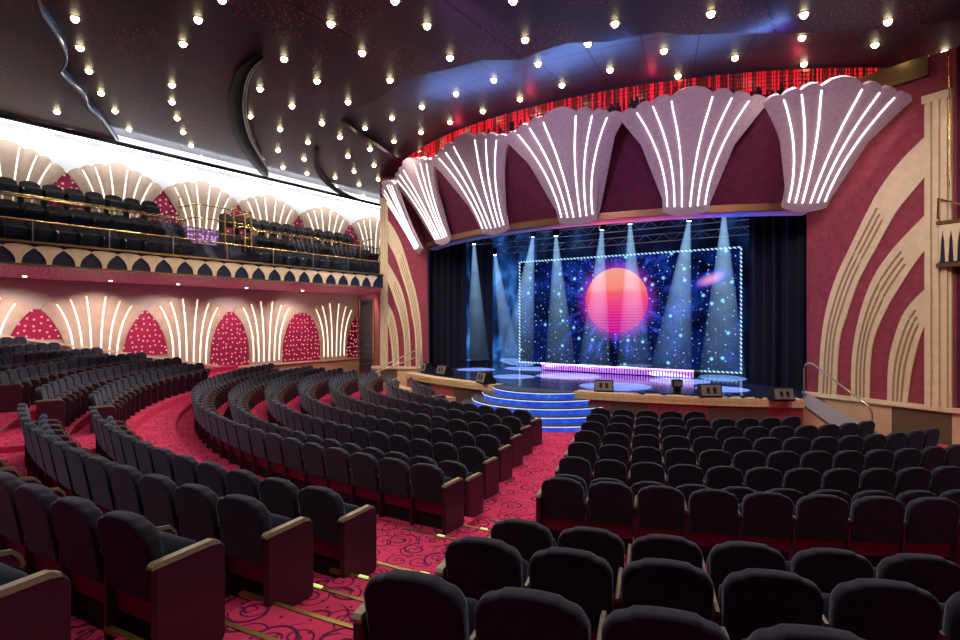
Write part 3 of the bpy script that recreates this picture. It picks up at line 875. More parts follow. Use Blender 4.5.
# proscenium fans
FX, FY = -8.6, 30.788
FO = ['leftmost', 'second', 'third', 'fourth', 'fifth', 'rightmost']
for i in range(6):
    a = -.683 + .247 * i
    B = Vector((FX + 13.736 * math.sin(a), FY - 13.736 * math.cos(a), 6.349)); T = Vector((FX + 15.335 * math.sin(a), FY - 15.335 * math.cos(a), 9.361))
    o3 = Vector((0, 0, H))
    if i == 0: B = o3 + (B - o3) * .945; T = o3 + (T - o3) * .935
    if i == 5: B = o3 + (B - o3) * .955; T = o3 + (T - o3) * .93
    sc = .94 if i in (0, 5) else 1
    U = Vector((math.cos(a), math.sin(a), 0)); V = T - B; Nn = U.cross(V).normalized()
    if Nn.y > 0: Nn = -Nn
    lab = f'{FO[i]} large lilac fan with white light strips above the stage' if i in (0, 5) else f'large lilac fan with white light strips, {FO[i]} from left above the stage'
    if i >= 4: B = B - U * (.16 if i == 5 else .08) + Vector((0, 0, .06)); V = T - B
    fan('fan_ornament', B, V, U, Nn, (1.98 if i not in (0, 5) else 1.92) * sc, .335, lilac, led, lab, 'lit fans over the stage opening', lw=.017, thick=.12, pw=2.0)

# fascia behind fans
b = MB(); L = []
A0, A1 = -.60, .555
for i in range(61):
    a = A0 + (A1 - A0) * i / 60; sn, cs = math.sin(a), math.cos(a)
    L.append([Vector((FX + r * sn, FY - r * cs, z)) for r, z in ((13.45, 6.45), (13.68, 6.45), (14.9, 9.2), (14.7, 9.2))])
b.loops(L, 0, False, True); struct(b.build('wall_fascia', plum), 'plum fabric fascia curving over the stage opening')
b = MB(); b.ring(FX, FY, 13.3, 13.78, A0, A1, 6.29, 6.50, n=60); struct(b.build('trim_fascia', copper))
b = MB(); b.ring(FX, FY, 13.25, 13.6, A0, A1, 6.22, 6.29, n=60)
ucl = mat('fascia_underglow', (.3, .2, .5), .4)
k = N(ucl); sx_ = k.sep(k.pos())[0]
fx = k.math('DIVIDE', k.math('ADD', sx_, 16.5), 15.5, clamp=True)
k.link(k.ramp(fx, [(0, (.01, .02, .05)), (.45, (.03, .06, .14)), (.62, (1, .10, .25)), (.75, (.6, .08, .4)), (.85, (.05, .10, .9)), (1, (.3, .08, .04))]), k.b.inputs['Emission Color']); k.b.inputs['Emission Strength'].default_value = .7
struct(b.build('trim_underglow', ucl))
# red bead fringe above the fans
redb = mat('red_bead_light', (.5, .01, .02), .3, emit=(1, .01, .03), es=.9)
redb2 = mat('dark_red_bead', (.30, .01, .01), .25, emit=(.8, .06, .01), es=.12)
b = MB(); random.seed(3)
for i in range(520):
    a = -.80 + 1.62 * i / 520 + random.uniform(-.001, .001)
    for rr_, ztop, zl in ((15.0, 9.92, random.uniform(.25, .75)), ):
        x, y = FX + rr_ * math.sin(a), FY - rr_ * math.cos(a)
        mi = 0 if random.random() < .28 else 1
        w = .016 if mi == 0 else .012
        z = ztop
        while z > ztop - zl:
            b.box(x - w, x + w, y - w, y + w, z - .1, z - .015, mi); z -= .11
tag(b.build('bead_fringe', [redb, redb2]), 'glowing red bead fringe hanging above the lit fans', 'bead fringe', kind='stuff')

# ------------------------------------------------------------------ left side wall, balcony
XW = -23.2; XB = -17.4
b = MB(); b.box(XW - .3, XW, -6, 24.6, 0, 10.2); struct(b.build('wall_left', taupe), 'taupe left side wall')
b = MB(); b.box(XW, XW + .02, -6, 24.5, 7.9, 10); struct(b.build('wall_left_upper', mat('pale_upper_wall', (.7, .70, .74), .6)))
b = MB(); b.box(XW, -18.2, 24.5, 24.7, 4.5, 10); struct(b.build('wall_left_end', taupe))
# wall closing below the balcony towards the stage
P0 = Vector((XW, 21.7)); P1 = Vector((-18.0, 18.75)); D = (P1 - P0).normalized(); nn = Vector((D.y, -D.x)); Lc = (P1 - P0).length
def WC(s_, z, o=0): return Vector((P0.x + D.x * s_ + nn.x * o, P0.y + D.y * s_ + nn.y * o, z))
def slab(b, W, s0, s1, z0, z1, o0, o1): b.loops([[W(s_, z, o) for s_, z in ((s0, z0), (s1, z0), (s1, z1), (s0, z1))] for o in (o0, o1)], 0, False, True)
b = MB(); slab(b, WC, 0, Lc, 0, 4.46, -.2, 0); struct(b.build('wall_corner', rose))
s_l, _ = on_line(361, 300, P0, D); s_r, _ = on_line(374.5, 300, P0, D)
b = MB(); slab(b, WC, s_l, s_r, 0.3, 4.1, 0, .05); 
struct(b.build('door_1', sparkle('dark_doorway', (.008, .01, .03), (.01, .012, .035), 3, .5, .07, (.6, .7, 1), 'xz')), 'dark doorway curtain beside the stage')
b = MB()
slab(b, WC, s_l - .12, s_l, .0, 4.2, 0, .09); slab(b, WC, s_r, s_r + .12, .0, 4.2, 0, .09); struct(b.build('trim_door', brass))
b = MB(); slab(b, WC, 0, s_l - .15, 0, 1.0, 0, .04); struct(b.build('wall_corner_plinth', beige))

ledge_z = lambda y: 1.0 if y > 14 else (1.0 + (14 - y) * .2)
b = MB(); n = 40; L = []
for i in range(n + 1):
    y = -2 + 23.6 * i / n; z = ledge_z(y)
    L.append([Vector((XW, y, 0)), Vector((XW + .08, y, 0)), Vector((XW + .08, y, z - .07)), Vector((XW, y, z - .07))])
b.loops(L, 0, False, True); struct(b.build('wall_left_plinth', beige))
b = MB(); L = []
for i in range(n + 1):
    y = -2 + 23.6 * i / n; z = ledge_z(y)
    L.append([Vector((XW, y, z - .08)), Vector((XW + .16, y, z - .08)), Vector((XW + .16, y, z)), Vector((XW, y, z))])
b.loops(L, 0, False, True); struct(b.build('trim_ledge', cream))
ZF = 4.02
LF = [5.3, 8.85, 12.3, 15.9, 19.95]
for i, y in enumerate(LF):
    fan('fan_ornament', (XW + .03, y, 1.0), (0, 0, ZF - 1.0 - .1), (0, 1, 0), (1, 0, 0), 1.66, .52, tan, ledw,
        f'tan wall fan with light strips under the balcony, {ordn(5 - i)} from the stage', 'lit fans on the lower left wall', even=True, pw=3.0, lw=.02, drop=.17)
for i in range(5):
    y0 = LF[i]; y1 = LF[i + 1] if i < 4 else 23.5
    m_ = (y0 + y1) / 2; hw = (y1 - y0) / 2
    b = MB(); pts = []
    zb = ledge_z(m_); zt = 3.42
    n = 16
    for q in range(n + 1):
        u = -1 + 2 * q / n
        pts.append((m_ + u * (hw - .35), zb + (zt - zb) * (1 - abs(u) ** 2.6) if abs(u) < 1 else zb))
    pts = [(m_ - (hw - .3), zb)] + [(m_ + (hw - .3) * u, zb + (zt - zb) * (1 - abs(u) ** 2.2)) for u in [-1 + 2 * q / n for q in range(1, n)]] + [(m_ + (hw - .3), zb)]
    if i == 4: pts = [(y0 + .9, zb), (y0 + .9, 2.6), (y0 + 1.35, 3.4), (21.6, 3.42), (21.6, zb)]
    L = [[Vector((XW + o, y, z)) for y, z in pts] for o in (0, .035)]
    b.loops(L, 0, False, True); tag(b.build('niche_panel', redniche), f'red starlit arched panel between lower wall fans, {ordn(5 - i)} from the stage', 'wall panel', 'red panels on the lower left wall')
UF = [2.9, 6.3, 9.6, 12.85, 16.1, 19.4, 22.8]
for i, y in enumerate(UF):
    fan('fan_ornament', (XW + .03, y, 6.0), (0, 0, 2.78), (0, 1, 0), (1, 0, 0), 1.62, .42, tan, ledw,
        f'tan wall fan behind the balcony seats, {ordn(7 - i)} from the stage', 'lit fans above the balcony', even=True, pw=2.1, lw=.018, drop=.2)
for i in range(6):
    m_ = (UF[i] + UF[i + 1]) / 2
    pts = [(m_ - 1.3, 5.5)] + [(m_ + 1.3 * u, 5.5 + 2.72 * (1 - abs(u) ** 2.8)) for u in [-1 + 2 * q / 16 for q in range(1, 16)]] + [(m_ + 1.3, 5.5)]
    b = MB(); b.loops([[Vector((XW + o, y, z)) for y, z in pts] for o in (0, .035)], 0, False, True)
    tag(b.build('niche_panel', redniche), f'red starlit panel above the balcony seats, {ordn(6 - i)} from the stage', 'wall panel', 'red panels above the balcony')

# balcony slab
b = MB(); b.prism([(XB, -4), (XB, 17.7), (-18.25, 18.5), (-18.25, 24.5), (XW, 24.5), (XW, -4)], 4.5, 4.85)
struct(b.build('balcony_floor', navy), 'balcony slab along the left wall')
b = MB(); b.prism([(XB + .02, -4), (XB + .02, 17.7), (-18.25, 18.5), (-18.25, 24.4), (XW + .05, 24.4), (XW + .05, -4)], 4.44, 4.5)
struct(b.build('ceiling_balcony_soffit', redsoff), 'glittering dark red soffit under the balcony')
fas = empty('balcony_fascia', 'cream and navy scalloped front of the left balcony', 'balcony front', (XB, 7, 4.45))
b = MB(); b.box(XB, XB + .05, -4, 17.7, 4.46, 5.0); child(b, 'back_board', navy, fas)
b = MB(); p_ = .636; y = 4.94 - p_ * 14
def scal(b, y, W=None):
    pts = []
    hw = p_ / 2
    for q in range(9): t = q / 8; pts.append((hw * (.17 + .83 * t ** 2.3), 4.47 + .40 * t))
    arch = [(hw * math.cos(PI * (.08 + .84 * q / 8)), 4.87 + .085 * math.sin(PI * (.08 + .84 * q / 8))) for q in range(9)]
    out = [(y + a_, z) for a_, z in pts] + [(y + a_, z) for a_, z in arch] + [(y - a_, z) for a_, z in reversed(pts)]
    if W is None: b.loops([[Vector((XB + o, yy, z)) for yy, z in out] for o in (.05, .075)], 0, False, True)
    else: b.loops([[W(yy, z, o) for yy, z in out] for o in (.0, .03)], 0, False, True)
while y < 17.4: scal(b, y); y += p_
child(b, 'scallop', cream, fas)
b = MB(); b.box(XB - .05, XB + .1, -4, 17.7, 4.42, 4.47); b.box(XB - .05, XB + .12, -4, 17.7, 4.98, 5.04); child(b, 'moulding', brass, fas)
# turned end of the balcony front
EP0 = Vector((XB, 17.7)); EP1 = Vector((-18.2, 18.45)); ED = (EP1 - EP0).normalized(); en = Vector((-ED.y, ED.x)); 
if en.y > 0: en = -en
def WE(s_, z, o=0): return Vector((EP0.x + ED.x * s_ + en.x * o, EP0.y + ED.y * s_ + en.y * o, z))

# glass rail
rail = empty('balcony_railing', 'glass and brass railing along the balcony front edge', 'railing', (XB, 7, 4.97))
b = MB(); b.tube([(XB, -4, 5.57), (XB, 17.6, 5.57)], .022, 8); child(b, 'top_rail', brass, rail)
yy = -3.5
while yy < 17.5:
    b = MB(); b.box(XB - .006, XB + .006, yy + .03, yy + 1.72, 4.98, 5.55); child(b, 'glass_pane', glass, rail)
    b = MB(); b.box(XB - .01, XB + .01, yy - .01, yy + .01, 4.95, 5.57); child(b, 'post', steel, rail)
    yy += 1.75
# tiers and rails of the balcony
TX = [(-17.5, 4.95, None), (-18.7, 5.55, -18.75), (-19.7, 6.3, -19.7)]
b = MB(); b.box(-18.75, XW + .01, -4, 24.4, 4.8, 5.5); b.box(-19.75, XW + .01, -4, 24.4, 5.5, 6.3); b.box(-18.2 - .6, XW, 22.0, 24.4, 5.5, 5.6)
struct(b.build('balcony_tier', navy), 'dark raised tiers of the balcony')
for (xx, z0, z1, lab) in ((-18.75, 5.5, 6.38, 'second'), (-19.75, 6.3, 6.62, 'third')):
    rr2 = empty('balcony_railing', f'low glass and brass railing before the {lab} balcony row', 'railing', (xx, 7, z0))
    for (ya, yb) in ((-4, 9.9), (12.2, 19.6)):
        b = MB(); b.tube([(xx, ya, z1), (xx, yb, z1)], .018, 8); child(b, 'top_rail', brass, rr2)
        yy = ya
        while yy < yb - .2:
            b = MB(); b.box(xx - .005, xx + .005, yy + .02, min(yy + 1.7, yb) - .02, z0 + .02, z1 - .02); child(b, 'glass_pane', glass, rr2); yy += 1.75
# balcony seats
bs = MB()
bproto = empty('balcony_chair', 'x', 'balcony chair')
b = backrest_mesh(); b.build('backrest', mat('black_balcony_velvet', (.006, .007, .011), .8, sheen=.15, sheen_tint=(.5, .55, .7)), bproto)
seat_mesh().build('seat', velvet_seat, bproto)
arm_mesh(.252, .308, .05, .5, .585).build('armrest', blackg, bproto)
side_mesh(.262, .30, .07, .5, 0, .585).build('standard', black, bproto)
bparts = list(bproto.children)
for ri, (xx, z, nm) in enumerate(((-18.45, 4.85, 'front row'), (-19.45, 5.5, 'middle row'), (-20.45, 6.3, 'rear row'))):
    cnt = 0
    ylist = []
    y = 18.0 - ri * .3 if ri == 0 else 19.0 - ri * .3
    while y > 3.6 + .3 * ri:
        if not (9.95 < y < 12.15): ylist.append(y)
        y -= .56
    for j, y in enumerate(ylist):
        r = bproto.copy(); r.name = 'balcony_chair'; COL.objects.link(r); r.location = (xx, y, z); r.rotation_euler = (0, 0, -PI / 2)
        r['label'] = f'black balcony chair, {nm}, {ordn(j + 1)} from the stage end'; r['group'] = f'balcony seats in the {nm}'; r['category'] = 'balcony chair'
        for p in bparts:
            c = p.copy(); COL.objects.link(c); c.parent = r
for p in list(bproto.children): bpy.data.objects.remove(p)
bpy.data.objects.remove(bproto)
# brass enclosure in the balcony gangway
enc = empty('brass_enclosure', 'brass railed landing with painted purple glow in the middle of the balcony', 'railing', (-18.6, 11.05, 5.5))
b = MB()
ex0, ex1, ey0, ey1 = -19.6, -18.5, 10.05, 12.1
for z in (6.05, 6.5, 6.95):
    b.tube([(ex1, ey0, z), (ex1, ey1, z)], .02, 6); b.tube([(ex1, ey0, z), (ex0, ey0, z)], .02, 6); b.tube([(ex1, ey1, z), (ex0, ey1, z)], .02, 6)
child(b, 'rail', brass, enc)
b = MB()
for yv in (ey0, (ey0 + ey1) / 2, ey1 - .25, ey1): b.tube([(ex1, yv, 5.5), (ex1, yv, 7.0)], .028, 6)
for yv in (ey0, ey1): b.tube([(ex0, yv, 5.5), (ex0, yv, 7.35)], .028, 6)
child(b, 'post', brass, enc)
b = MB(); b.box(-19.4, -19.3, ey0 + .1, ey1 - .8, 5.75, 6.3); 
pm = sparkle('painted_purple_glow', (.16, .06, .30), (.28, .12, .42), 7, .8, .3, (.8, .5, 1)); child(b, 'purple_glow_panel', pm, enc)  # purple light on the landing, put into the colour and glow of a panel
# end rail near the stage
er = empty('end_railing', 'brass stair railing at the stage end of the balcony', 'railing', (-18.1, 18.2, 4.97))
b = MB(); b.tube([(-17.6, 17.7, 5.6), (-18.2, 18.4, 6.1)], .03, 6); b.tube([(-17.5, 16.4, 6.3), (-18.4, 18.2, 6.75)], .03, 6)
for (x, y, z) in ((-17.6, 16.6, 6.35), (-17.6, 17.7, 5.6), (-18.2, 18.3, 6.7)): b.tube([(x, y, 4.97), (x, y, z)], .022, 6)
child(b, 'rail', brass, er)

# cove above the upper fans
cove = mat('cove_light', (1, 1, 1), .5, emit=(.92, .96, 1), es=20)
b = MB(); b.box(-22.75, -22.45, -4, 24, 9.42, 9.48); tag(b.build('cove_light_strip', cove), 'bright white cove light running along the top of the left wall', 'cove light')
b = MB(); b.box(-21.75, -21.6, -4, 24, 9.2, 9.32); tag(b.build('cove_rail', navy), 'thin dark rail running below the cove light', 'rail')

# ------------------------------------------------------------------ ceiling
ZL, ZU = 9.6, 10.0
bpx = [(340, 120), (358, 108), (377, 100), (398, 84), (417, 75), (450, 69), (483, 60), (520, 60), (545, 50), (568, 43), (607, 42), (640, 36), (660, 32), (690, 35), (737, 33), (783, 33), (837, 33), (867, 30), (910, 26), (960, 20)]
bw = [at(x, y, ZL) for x, y in bpx]
bw = [Vector((-15.2, 15.2, ZL)), Vector((-14.8, 13.8, ZL))] + bw
poly = [(p.x, p.y) for p in bw]
# scallop the edge a little
edge2 = []
for i in range(len(poly) - 1):
    (x0, y0), (x1, y1) = poly[i], poly[i + 1]
    for q in range(4):
        f = q / 4; edge2.append((x0 + (x1 - x0) * f, y0 + (y1 - y0) * f))
poly = [(-21.0, 24.6), (-16.2, 24.6), (-16.0, 17.5)] + edge2 + [poly[-1], (7, 19), (9, 19), (9, -6), (-21.0, -6)]
b = MB(); b.prism(poly, ZL, ZL + .12)
struct(b.build('ceiling', ceilm), 'dark ceiling sprinkled with tiny red stars')
b = MB(); b.box(-24, 9, -6, 26, ZU + .0, ZU + .15); struct(b.build('ceiling', ceil2), 'smooth panelled upper ceiling before the stage')
# dropped discs : the curved step, bluish light painted into its edge
stepedge = mat('painted_edge_light', (.10, .14, .25), .2, spec=.8, emit=(.12, .2, .45), es=.1)
def ribbon(pts, z0, z1, w, name, m, label, cat):
    b = MB(); P_ = [at(x, y, z0) for x, y in pts]
    P_ = [Vector((*p2[:2], 0)) for p2 in resample([(p.x, p.y) for p in P_], 40)]
    L = []
    for i, p in enumerate(P_):
        t = (P_[min(i + 1, 39)] - P_[max(i - 1, 0)]).normalized(); nn_ = Vector((-t.y, t.x, 0))
        ww = w * (math.sin(PI * i / 39) ** .5 + .05)
        L.append([Vector((*(p + nn_ * ww)[:2], z0)), Vector((*(p - nn_ * ww)[:2], z0)), Vector((*(p - nn_ * ww)[:2], z1)), Vector((*(p + nn_ * ww)[:2], z1))])
    b.loops(L, 0, True, True)
    return tag(b.build(name, m), label, cat)
ribbon([(42, 16), (56, 36), (66, 56), (65, 66), (60, 74), (72, 87), (85, 99), (89, 110), (103, 123), (119, 146)], ZL - .26, ZL, .03, 'ceiling_edge', stepedge, 'wavy edge with painted bluish light on a dropped panel in the left ceiling', 'ceiling edge')
b = MB()
def dpoly(pts, z0, z1): b.prism([at(x, y, z0).xy for x, y in pts], z0, z1)
dpoly([(42, 16), (56, 36), (66, 56), (65, 66), (60, 74), (72, 87), (85, 99), (89, 110), (103, 123), (119, 146), (60, 130), (0, 117), (-90, 100), (-90, -60), (20, -60)], ZL - .26, ZL - .02)
struct(b.build('ceiling', ceilm), 'dropped dark panel in the left ceiling')
ribbon([(262, 58), (247, 72), (240, 92), (238, 112), (243, 135), (252, 155), (267, 178)], ZL - .12, ZL + .0, .3, 'ceiling_slot', black, 'black crescent shaped slot in the ceiling with scalloped edge', 'ceiling slot')
ribbon([(263, 60), (250, 75), (245, 95), (245, 115), (250, 137), (258, 153), (268, 170)], ZL - .22, ZL - .12, .05, 'ceiling_track', blackg, 'thin curved track along the black ceiling crescent', 'track')
ribbon([(318, 150), (316, 165), (322, 178), (333, 189), (346, 197), (362, 203)], ZL - .16, ZL, .09, 'ceiling_track', black, 'thin black curved track in the ceiling near the left wing', 'track')
stars = [(7,15),(75,20),(23,57),(34,74),(80,49),(89,72),(101,94),(57,104),(45,118),(70,117),(25,120),(115,112),(129,130),(144,144),(162,153),(95,139),(198,21),(183,45),(172,86),(172,103),(177,119),(183,133),(191,146),(200,157),(203,164),(222,1),(284,60),(260,90),(292,107),(250,117),(317,82),(280,130),(252,141),(278,151),(262,160),(308,143),(304,160),(307,174),(283,168),(294,181),(293,188),(218,173),(242,174),(130,152),
(331,25),(427,27),(395,2),(362,54),(450,59),(390,81),(513,2),(525,41),(615,25),(348,103),(322,124),(340,138),(365,129),(392,119),(422,108),(456,95),(494,81),(538,65),(588,45),(421,133),(450,123),(483,112),(520,100),(562,86),(610,71),(394,142),(420,152),(396,160),(370,150),(348,157),(374,166),(378,180),(354,172),(359,185),(335,178),(363,196),(339,193),(353,202),(336,187),
(711,15),(804,16),(888,23),(664,52),(802,39),(875,46),(735,59),(945,53),(804,65),(678,77)]
def inpoly(x, y):
    c = False; n = len(poly); j = n - 1
    for i in range(n):
        if (poly[i][1] > y) != (poly[j][1] > y) and x < (poly[j][0] - poly[i][0]) * (y - poly[i][1]) / (poly[j][1] - poly[i][1]) + poly[i][0]: c = not c
        j = i
    return c
b = MB()
b.lathe([(.001, -.09), (.045, -.08), (.075, -.045), (.08, -.01), (.078, 0)], 12, 0)
b.lathe([(.08, 0), (.125, -.012), (.13, 0)], 12, 1)
lproto = b.build('ceiling_light', [bulbm, brass])
lab = 'small warm white bulb shining in the dark ceiling'
first = True; starpos = []
for (x, y) in stars:
    p = at(x, y, ZL - .04); z = ZL
    if not inpoly(p.x, p.y): p = at(x, y, ZU - .04); z = ZU
    if x < 110 and p.x < -12 and y > 90 * x / 110 + 5: z = ZL - .26 if y > 60 + x * .5 else z
    o = lproto if first else lproto.copy()
    if not first: COL.objects.link(o)
    first = False; o.location = (p.x, p.y, z)
    tag(o, lab, 'ceiling light', 'warm bulbs scattered over the ceiling'); starpos.append((p.x, p.y, z))
# downlights under the soffit
for i, y in enumerate([4, 6.4, 8.85, 11.2, 14.1, 17]):
    b = MB(); b.lathe([(.001, -.02), (.05, -.018), (.065, 0)], 12, 0)
    b.lathe([(.065, 0), (.09, -.01), (.095, 0)], 12, 1)
    o = b.build('soffit_light', [bulbm, brass], loc=(-21.9, y, 4.44)); tag(o, f'small downlight in the red balcony soffit, {ordn(6 - i)} from the stage', 'ceiling light', 'downlights under the balcony')
    lamp('SPOT', 'soffit_lamp', (-21.6, y, 4.38), 300, (1, .86, .78), .05, (-22.8, y, 1), 2.2, .8)

# ------------------------------------------------------------------ right side: stair, handrail, side balcony
def handrail(pts, label, r=.028):
    e = empty('handrail', label, 'handrail', pts[0])
    b = MB(); b.tube(pts, r, 8); child(b, 'rail', steel, e)
    return e
def plane_pt(px, py, z): return at(px, py, z)
# stage end block + ramp
b = MB()
e0 = at(803, 401, SZ); 
blk = [(-1.42, 17.15), (-1.0, 17.35), (-.4, 17.2), (-1.3, 19.0), (-2.0, 19.2)]
rs = empty('side_stair', 'beige walled side stair descending from the right end of the stage', 'stairs', (-.6, 17.6, 0))
w0 = Vector(WR(.1, 0, .15)).xy; w1 = Vector(WR(1.9, 0, .15)).xy
o0 = w0 + Vector((-.35, -1.15)); o1 = w1 + Vector((-.75, -1.25))
b = MB()
L = [[Vector((*w0, 0)), Vector((*o0, 0)), Vector((*o0, SZ - .02)), Vector((*w0, SZ - .02))], [Vector((*w1, 0)), Vector((*o1, 0)), Vector((*o1, .12)), Vector((*w1, .12))]]
b.loops(L, 0, False, True); child(b, 'stair_ramp', mat('grey_ramp', (.36, .33, .40), .4), rs)
b = MB(); u_ = (o1 - o0).normalized(); q_ = Vector((u_.y, -u_.x)) * .08
L = [[Vector((*(o0 + q_), 0)), Vector((*o0, 0)), Vector((*o0, SZ + .02)), Vector((*(o0 + q_), SZ + .02))], [Vector((*(o1 + q_), 0)), Vector((*o1, 0)), Vector((*o1, .18)), Vector((*(o1 + q_), .18))]]
b.loops(L, 0, False, True); child(b, 'side_wall', beige, rs)
b = MB(); L = [[v + Vector((0, 0, .03)) for v in (L[0][3], L[0][2])] + [L[0][2], L[0][3]], [v + Vector((0, 0, .03)) for v in (L[1][3], L[1][2])] + [L[1][2], L[1][3]]]
b.loops(L, 0, False, True); child(b, 'side_trim', browng, rs)
b = MB(); b.prism([tuple(o0 + q_), tuple(w0), (-1.6, 19.0), (-1.75, 17.4), tuple(o0 + q_ + Vector((-.5, .1)))], 0, SZ - .005); child(b, 'landing', beige, rs)
mid = (w0 + w1) / 2
def h3(f, z, off=.15):
    p = w0 + (w1 - w0) * f; return Vector((p.x - off * .4, p.y - off, z))
handrail([h3(-.02, SZ), h3(-.02, SZ + .72), h3(0, SZ + .84), h3(.05, SZ + .9), h3(.12, SZ + .88), h3(.75, SZ + .08), h3(.92, SZ - .12), h3(.97, SZ - .3), h3(.98, .1)], 'curved steel handrail on the side stair right of the stage')
# left side stair
w0 = Vector(WL(.3, 0, .15)).xy; w1 = Vector(WL(RL * .95, 0, .3)).xy
ls = empty('side_stair', 'beige walled side stair at the left end of the stage', 'stairs', (w0.x, w0.y, 0))
b = MB(); o0 = w0 + Vector((.5, -.9)); o1 = w1 + Vector((.6, -1.0))
L = [[Vector((*w0, 0)), Vector((*o0, 0)), Vector((*o0, SZ)), Vector((*w0, SZ))], [Vector((*w1, 0)), Vector((*o1, 0)), Vector((*o1, .15)), Vector((*w1, .15))]]
b.loops(L, 0, False, True); child(b, 'side_wall', beige, ls)
p0, p1 = Vector((*o0, SZ + .55)), Vector((*o1, .75))
handrail([Vector((*o0, SZ)), p0, p0 + (p1 - p0) * .1, p1, Vector((*o1, .1))], 'dark handrail on the left side stair', .035)
p0, p1 = Vector((*(w0 + Vector((.1, -.2))), SZ + .9)), Vector((*(w1 + Vector((.1, -.2))), .9))
handrail([Vector((p0.x, p0.y, SZ)), p0, p1, Vector((p1.x, p1.y, .1))], 'steel handrail against the left wing wall', .028)

# right balcony box beyond the pilaster
b = MB(); b.box(1.9, 4.2, 18.4, 18.6, 0, 9.6); struct(b.build('wall_right_back', plum), 'dark red wall beyond the right pilaster')
b = MB(); b.box(1.80, 2.0, 17.5, 18.5, 0, 9.6); struct(b.build('wall_right_return', plum))
rb_ = empty('side_balcony', 'cream and dark scalloped corner of the balcony at the right edge', 'balcony', (1.5, 16.7, 4.4))
Q0 = at(938, 266, 4.36).xy; Q1 = Q0 + Vector((1.6, -.9))
Dq = (Q1 - Q0).normalized(); nq = Vector((Dq.y, -Dq.x))
def WQ(s_, z, o=0): return Vector((Q0.x + Dq.x * s_ + nq.x * o, Q0.y + Dq.y * s_ + nq.y * o, z))
b = MB(); slab(b, WQ, 0, 1.8, 4.36, 5.4, -.5, 0); child(b, 'box_body', navy, rb_)
b = MB(); slab(b, WQ, -.03, 1.85, 4.32, 4.42, -.5, .04); slab(b, WQ, -.03, 1.85, 5.36, 5.44, -.5, .04); child(b, 'moulding', copper, rb_)
b = MB()
for q in range(10):
    c0 = .02 + q * .17
    pts = [(c0, 4.45), (c0 + .03, 4.45), (c0 + .05, 4.95), (c0 + .085, 5.2), (c0 + .12, 4.95), (c0 + .14, 4.45), (c0 + .17, 4.45), (c0 + .17, 5.34), (c0, 5.34)]
    b.loops([[WQ(s_, z, o) for s_, z in pts] for o in (0, .03)], 0, False, True)
child(b, 'scallop', cream, rb_)
b = MB(); b.tube([WQ(0, 5.5), WQ(0, 6.0), WQ(.5, 5.75), WQ(1.6, 6.6)], .03, 6); child(b, 'rail', brass, rb_)
b = MB(); slab(b, WQ, .25, 1.6, 5.45, 5.9, -.4, -.3); child(b, 'purple_glow_panel', pm, rb_)
b = MB(); b.box(2.0, 4.2, 18.2, 18.4, 6.2, 9.3); struct(b.build('wall_right_upper', mat('deep_blue_wall', (.02, .03, .09), .5)))
b = MB(); b.box(2.02, 2.5, 18.1, 18.2, 5.4, 7.2); tag(b.build('fan_column', cream), 'cream upright column behind the right balcony corner', 'column')

# gold soffit piece joining fan and pilaster at top right
b = MB(); b.prism([(-.2, 18.3), (1.25, 17.65), (1.5, 18.4), (-.2, 19.0)], 9.1, 9.6); struct(b.build('trim_gold_soffit', mat('gold_soffit', (.16, .10, .04), .3, .7)))
b = MB(); b.tube([WR(RL - .03, 6.2, .3), WR(RL - .03, 9.3, .3)], .02, 6); tag(b.build('vertical_pole', brass), 'thin brass pole beside the right pilaster top', 'pole')

# ------------------------------------------------------------------ lighting
for i, p in enumerate(starpos):
    if i % 3 or p[0] < -19.5: continue
    lamp('SPOT', 'bulb_lamp', (p[0], p[1], p[2] - .12), 400, (1, .84, .66), .12, (p[0], p[1], 0), 2.5, .6)
# lights over audience nearer the camera (outside the frame, part of the same grid)
for (x, y) in ((-1, 2), (2, 6), (-4, 0), (-8, 2), (-12, -1), (0, 9), (3, 11)):
    lamp('SPOT', 'bulb_lamp', (x, y, ZL - .12), 420, (1, .84, .72), .12, (x, y, 0), 2.5, .6)
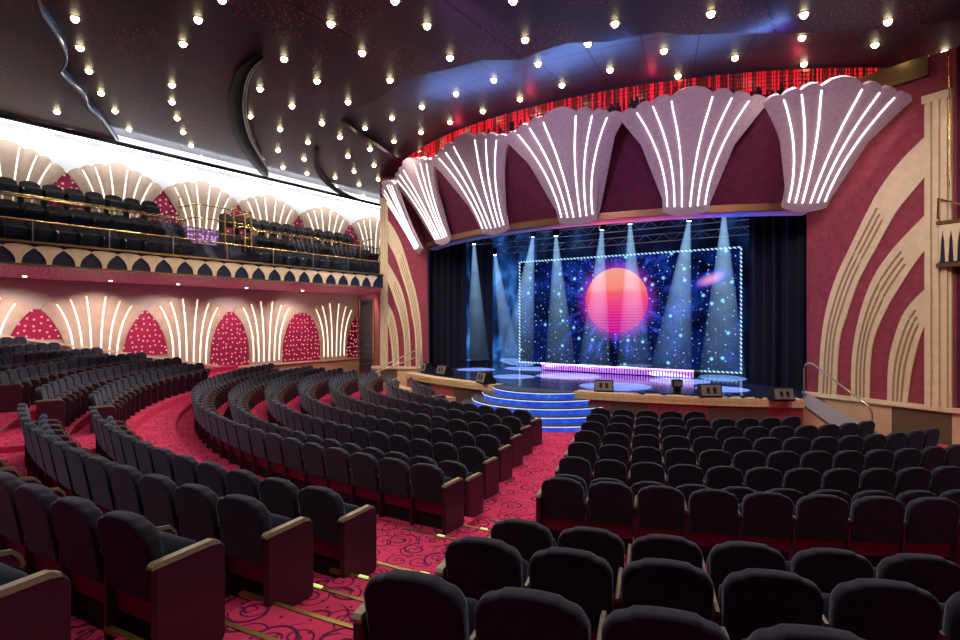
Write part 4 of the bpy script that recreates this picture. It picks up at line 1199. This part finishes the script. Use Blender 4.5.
# washes on the proscenium from the ceiling
for (x, y, tx, ty, tz, e, c) in ((-13, 9, -15, 18, 6.5, 900, (1, .75, .85)), (-7, 8, -7.8, 17, 7.5, 1300, (.9, .72, 1)), (-1, 9, -2.5, 18, 7, 1200, (1, .75, .9)), (1.2, 10, .3, 18, 4.5, 1200, (1, .8, .62)), (-14.5, 11, -17, 19, 4, 1100, (1, .8, .65))):
    lamp('SPOT', 'wash_lamp', (x, y, 9.3), e, c, .15, (tx, ty, tz), 1.1, .8)
for q_ in ((-20.5, 15.5), (-20.0, 19.0)): lamp('SPOT', 'corner_fill', (q_[0], q_[1], 4.35), 160, (1, .8, .66), .05, (-21.5, 20.5, 1.5), 2.2, .8)  # unseen fill lights added to brighten the dark corner by the stage
# blue wash on the upper ceiling
for (x, y, rz_, e) in ((-9.8, 13.6, -.1, 80), (-6.2, 13.7, .2, 95), (-2.8, 14.7, .42, 45)):
    l = bpy.data.lights.new('ceiling_wash_lamp', 'AREA'); l.shape = 'RECTANGLE'; l.size = 3.0; l.size_y = .3; l.energy = e; l.color = (.16, .34, 1)
    o = bpy.data.objects.new('ceiling_wash_lamp', l); COL.objects.link(o); o.location = (x, y, 9.4); o.rotation_euler = (PI, 0, -rz_)
for (x, y) in ((-12, 16), (-8.6, 15.2), (-5, 15.8), (-1.5, 17.0)):
    lamp('POINT', 'fringe_lamp', (x, y, 9.75), 9, (1, .06, .12), .1)
# stage washes
for (x, c, e) in ((-13.5, (.2, .45, 1), 500), (-8.6, (.45, .4, 1), 400), (-4, (.2, .4, 1), 500)):
    lamp('SPOT', 'stage_wash_lamp', (x, 20.4, 6.7), e, c, .2, (x, 20.0, .9), 1.6, .8)

w = bpy.data.worlds.new('world'); SC.world = w; w.use_nodes = True
w.node_tree.nodes['Background'].inputs[0].default_value = (.6, .38, .62, 1)
w.node_tree.nodes['Background'].inputs[1].default_value = .10

# prototypes are not part of the hall
for c in list(proto.children): bpy.data.objects.remove(c)
bpy.data.objects.remove(proto)
for s_ in ep_objs:
    for o in ep_objs[s_]: bpy.data.objects.remove(o)

SC.cycles.use_denoising = True
SC.cycles.max_bounces = 6; SC.cycles.diffuse_bounces = 3; SC.cycles.glossy_bounces = 3; SC.cycles.transparent_max_bounces = 16
SC.cycles.sample_clamp_indirect = 4
SC.view_settings.view_transform = 'Standard'
SC.view_settings.look = 'None'
SC.view_settings.exposure = -.35
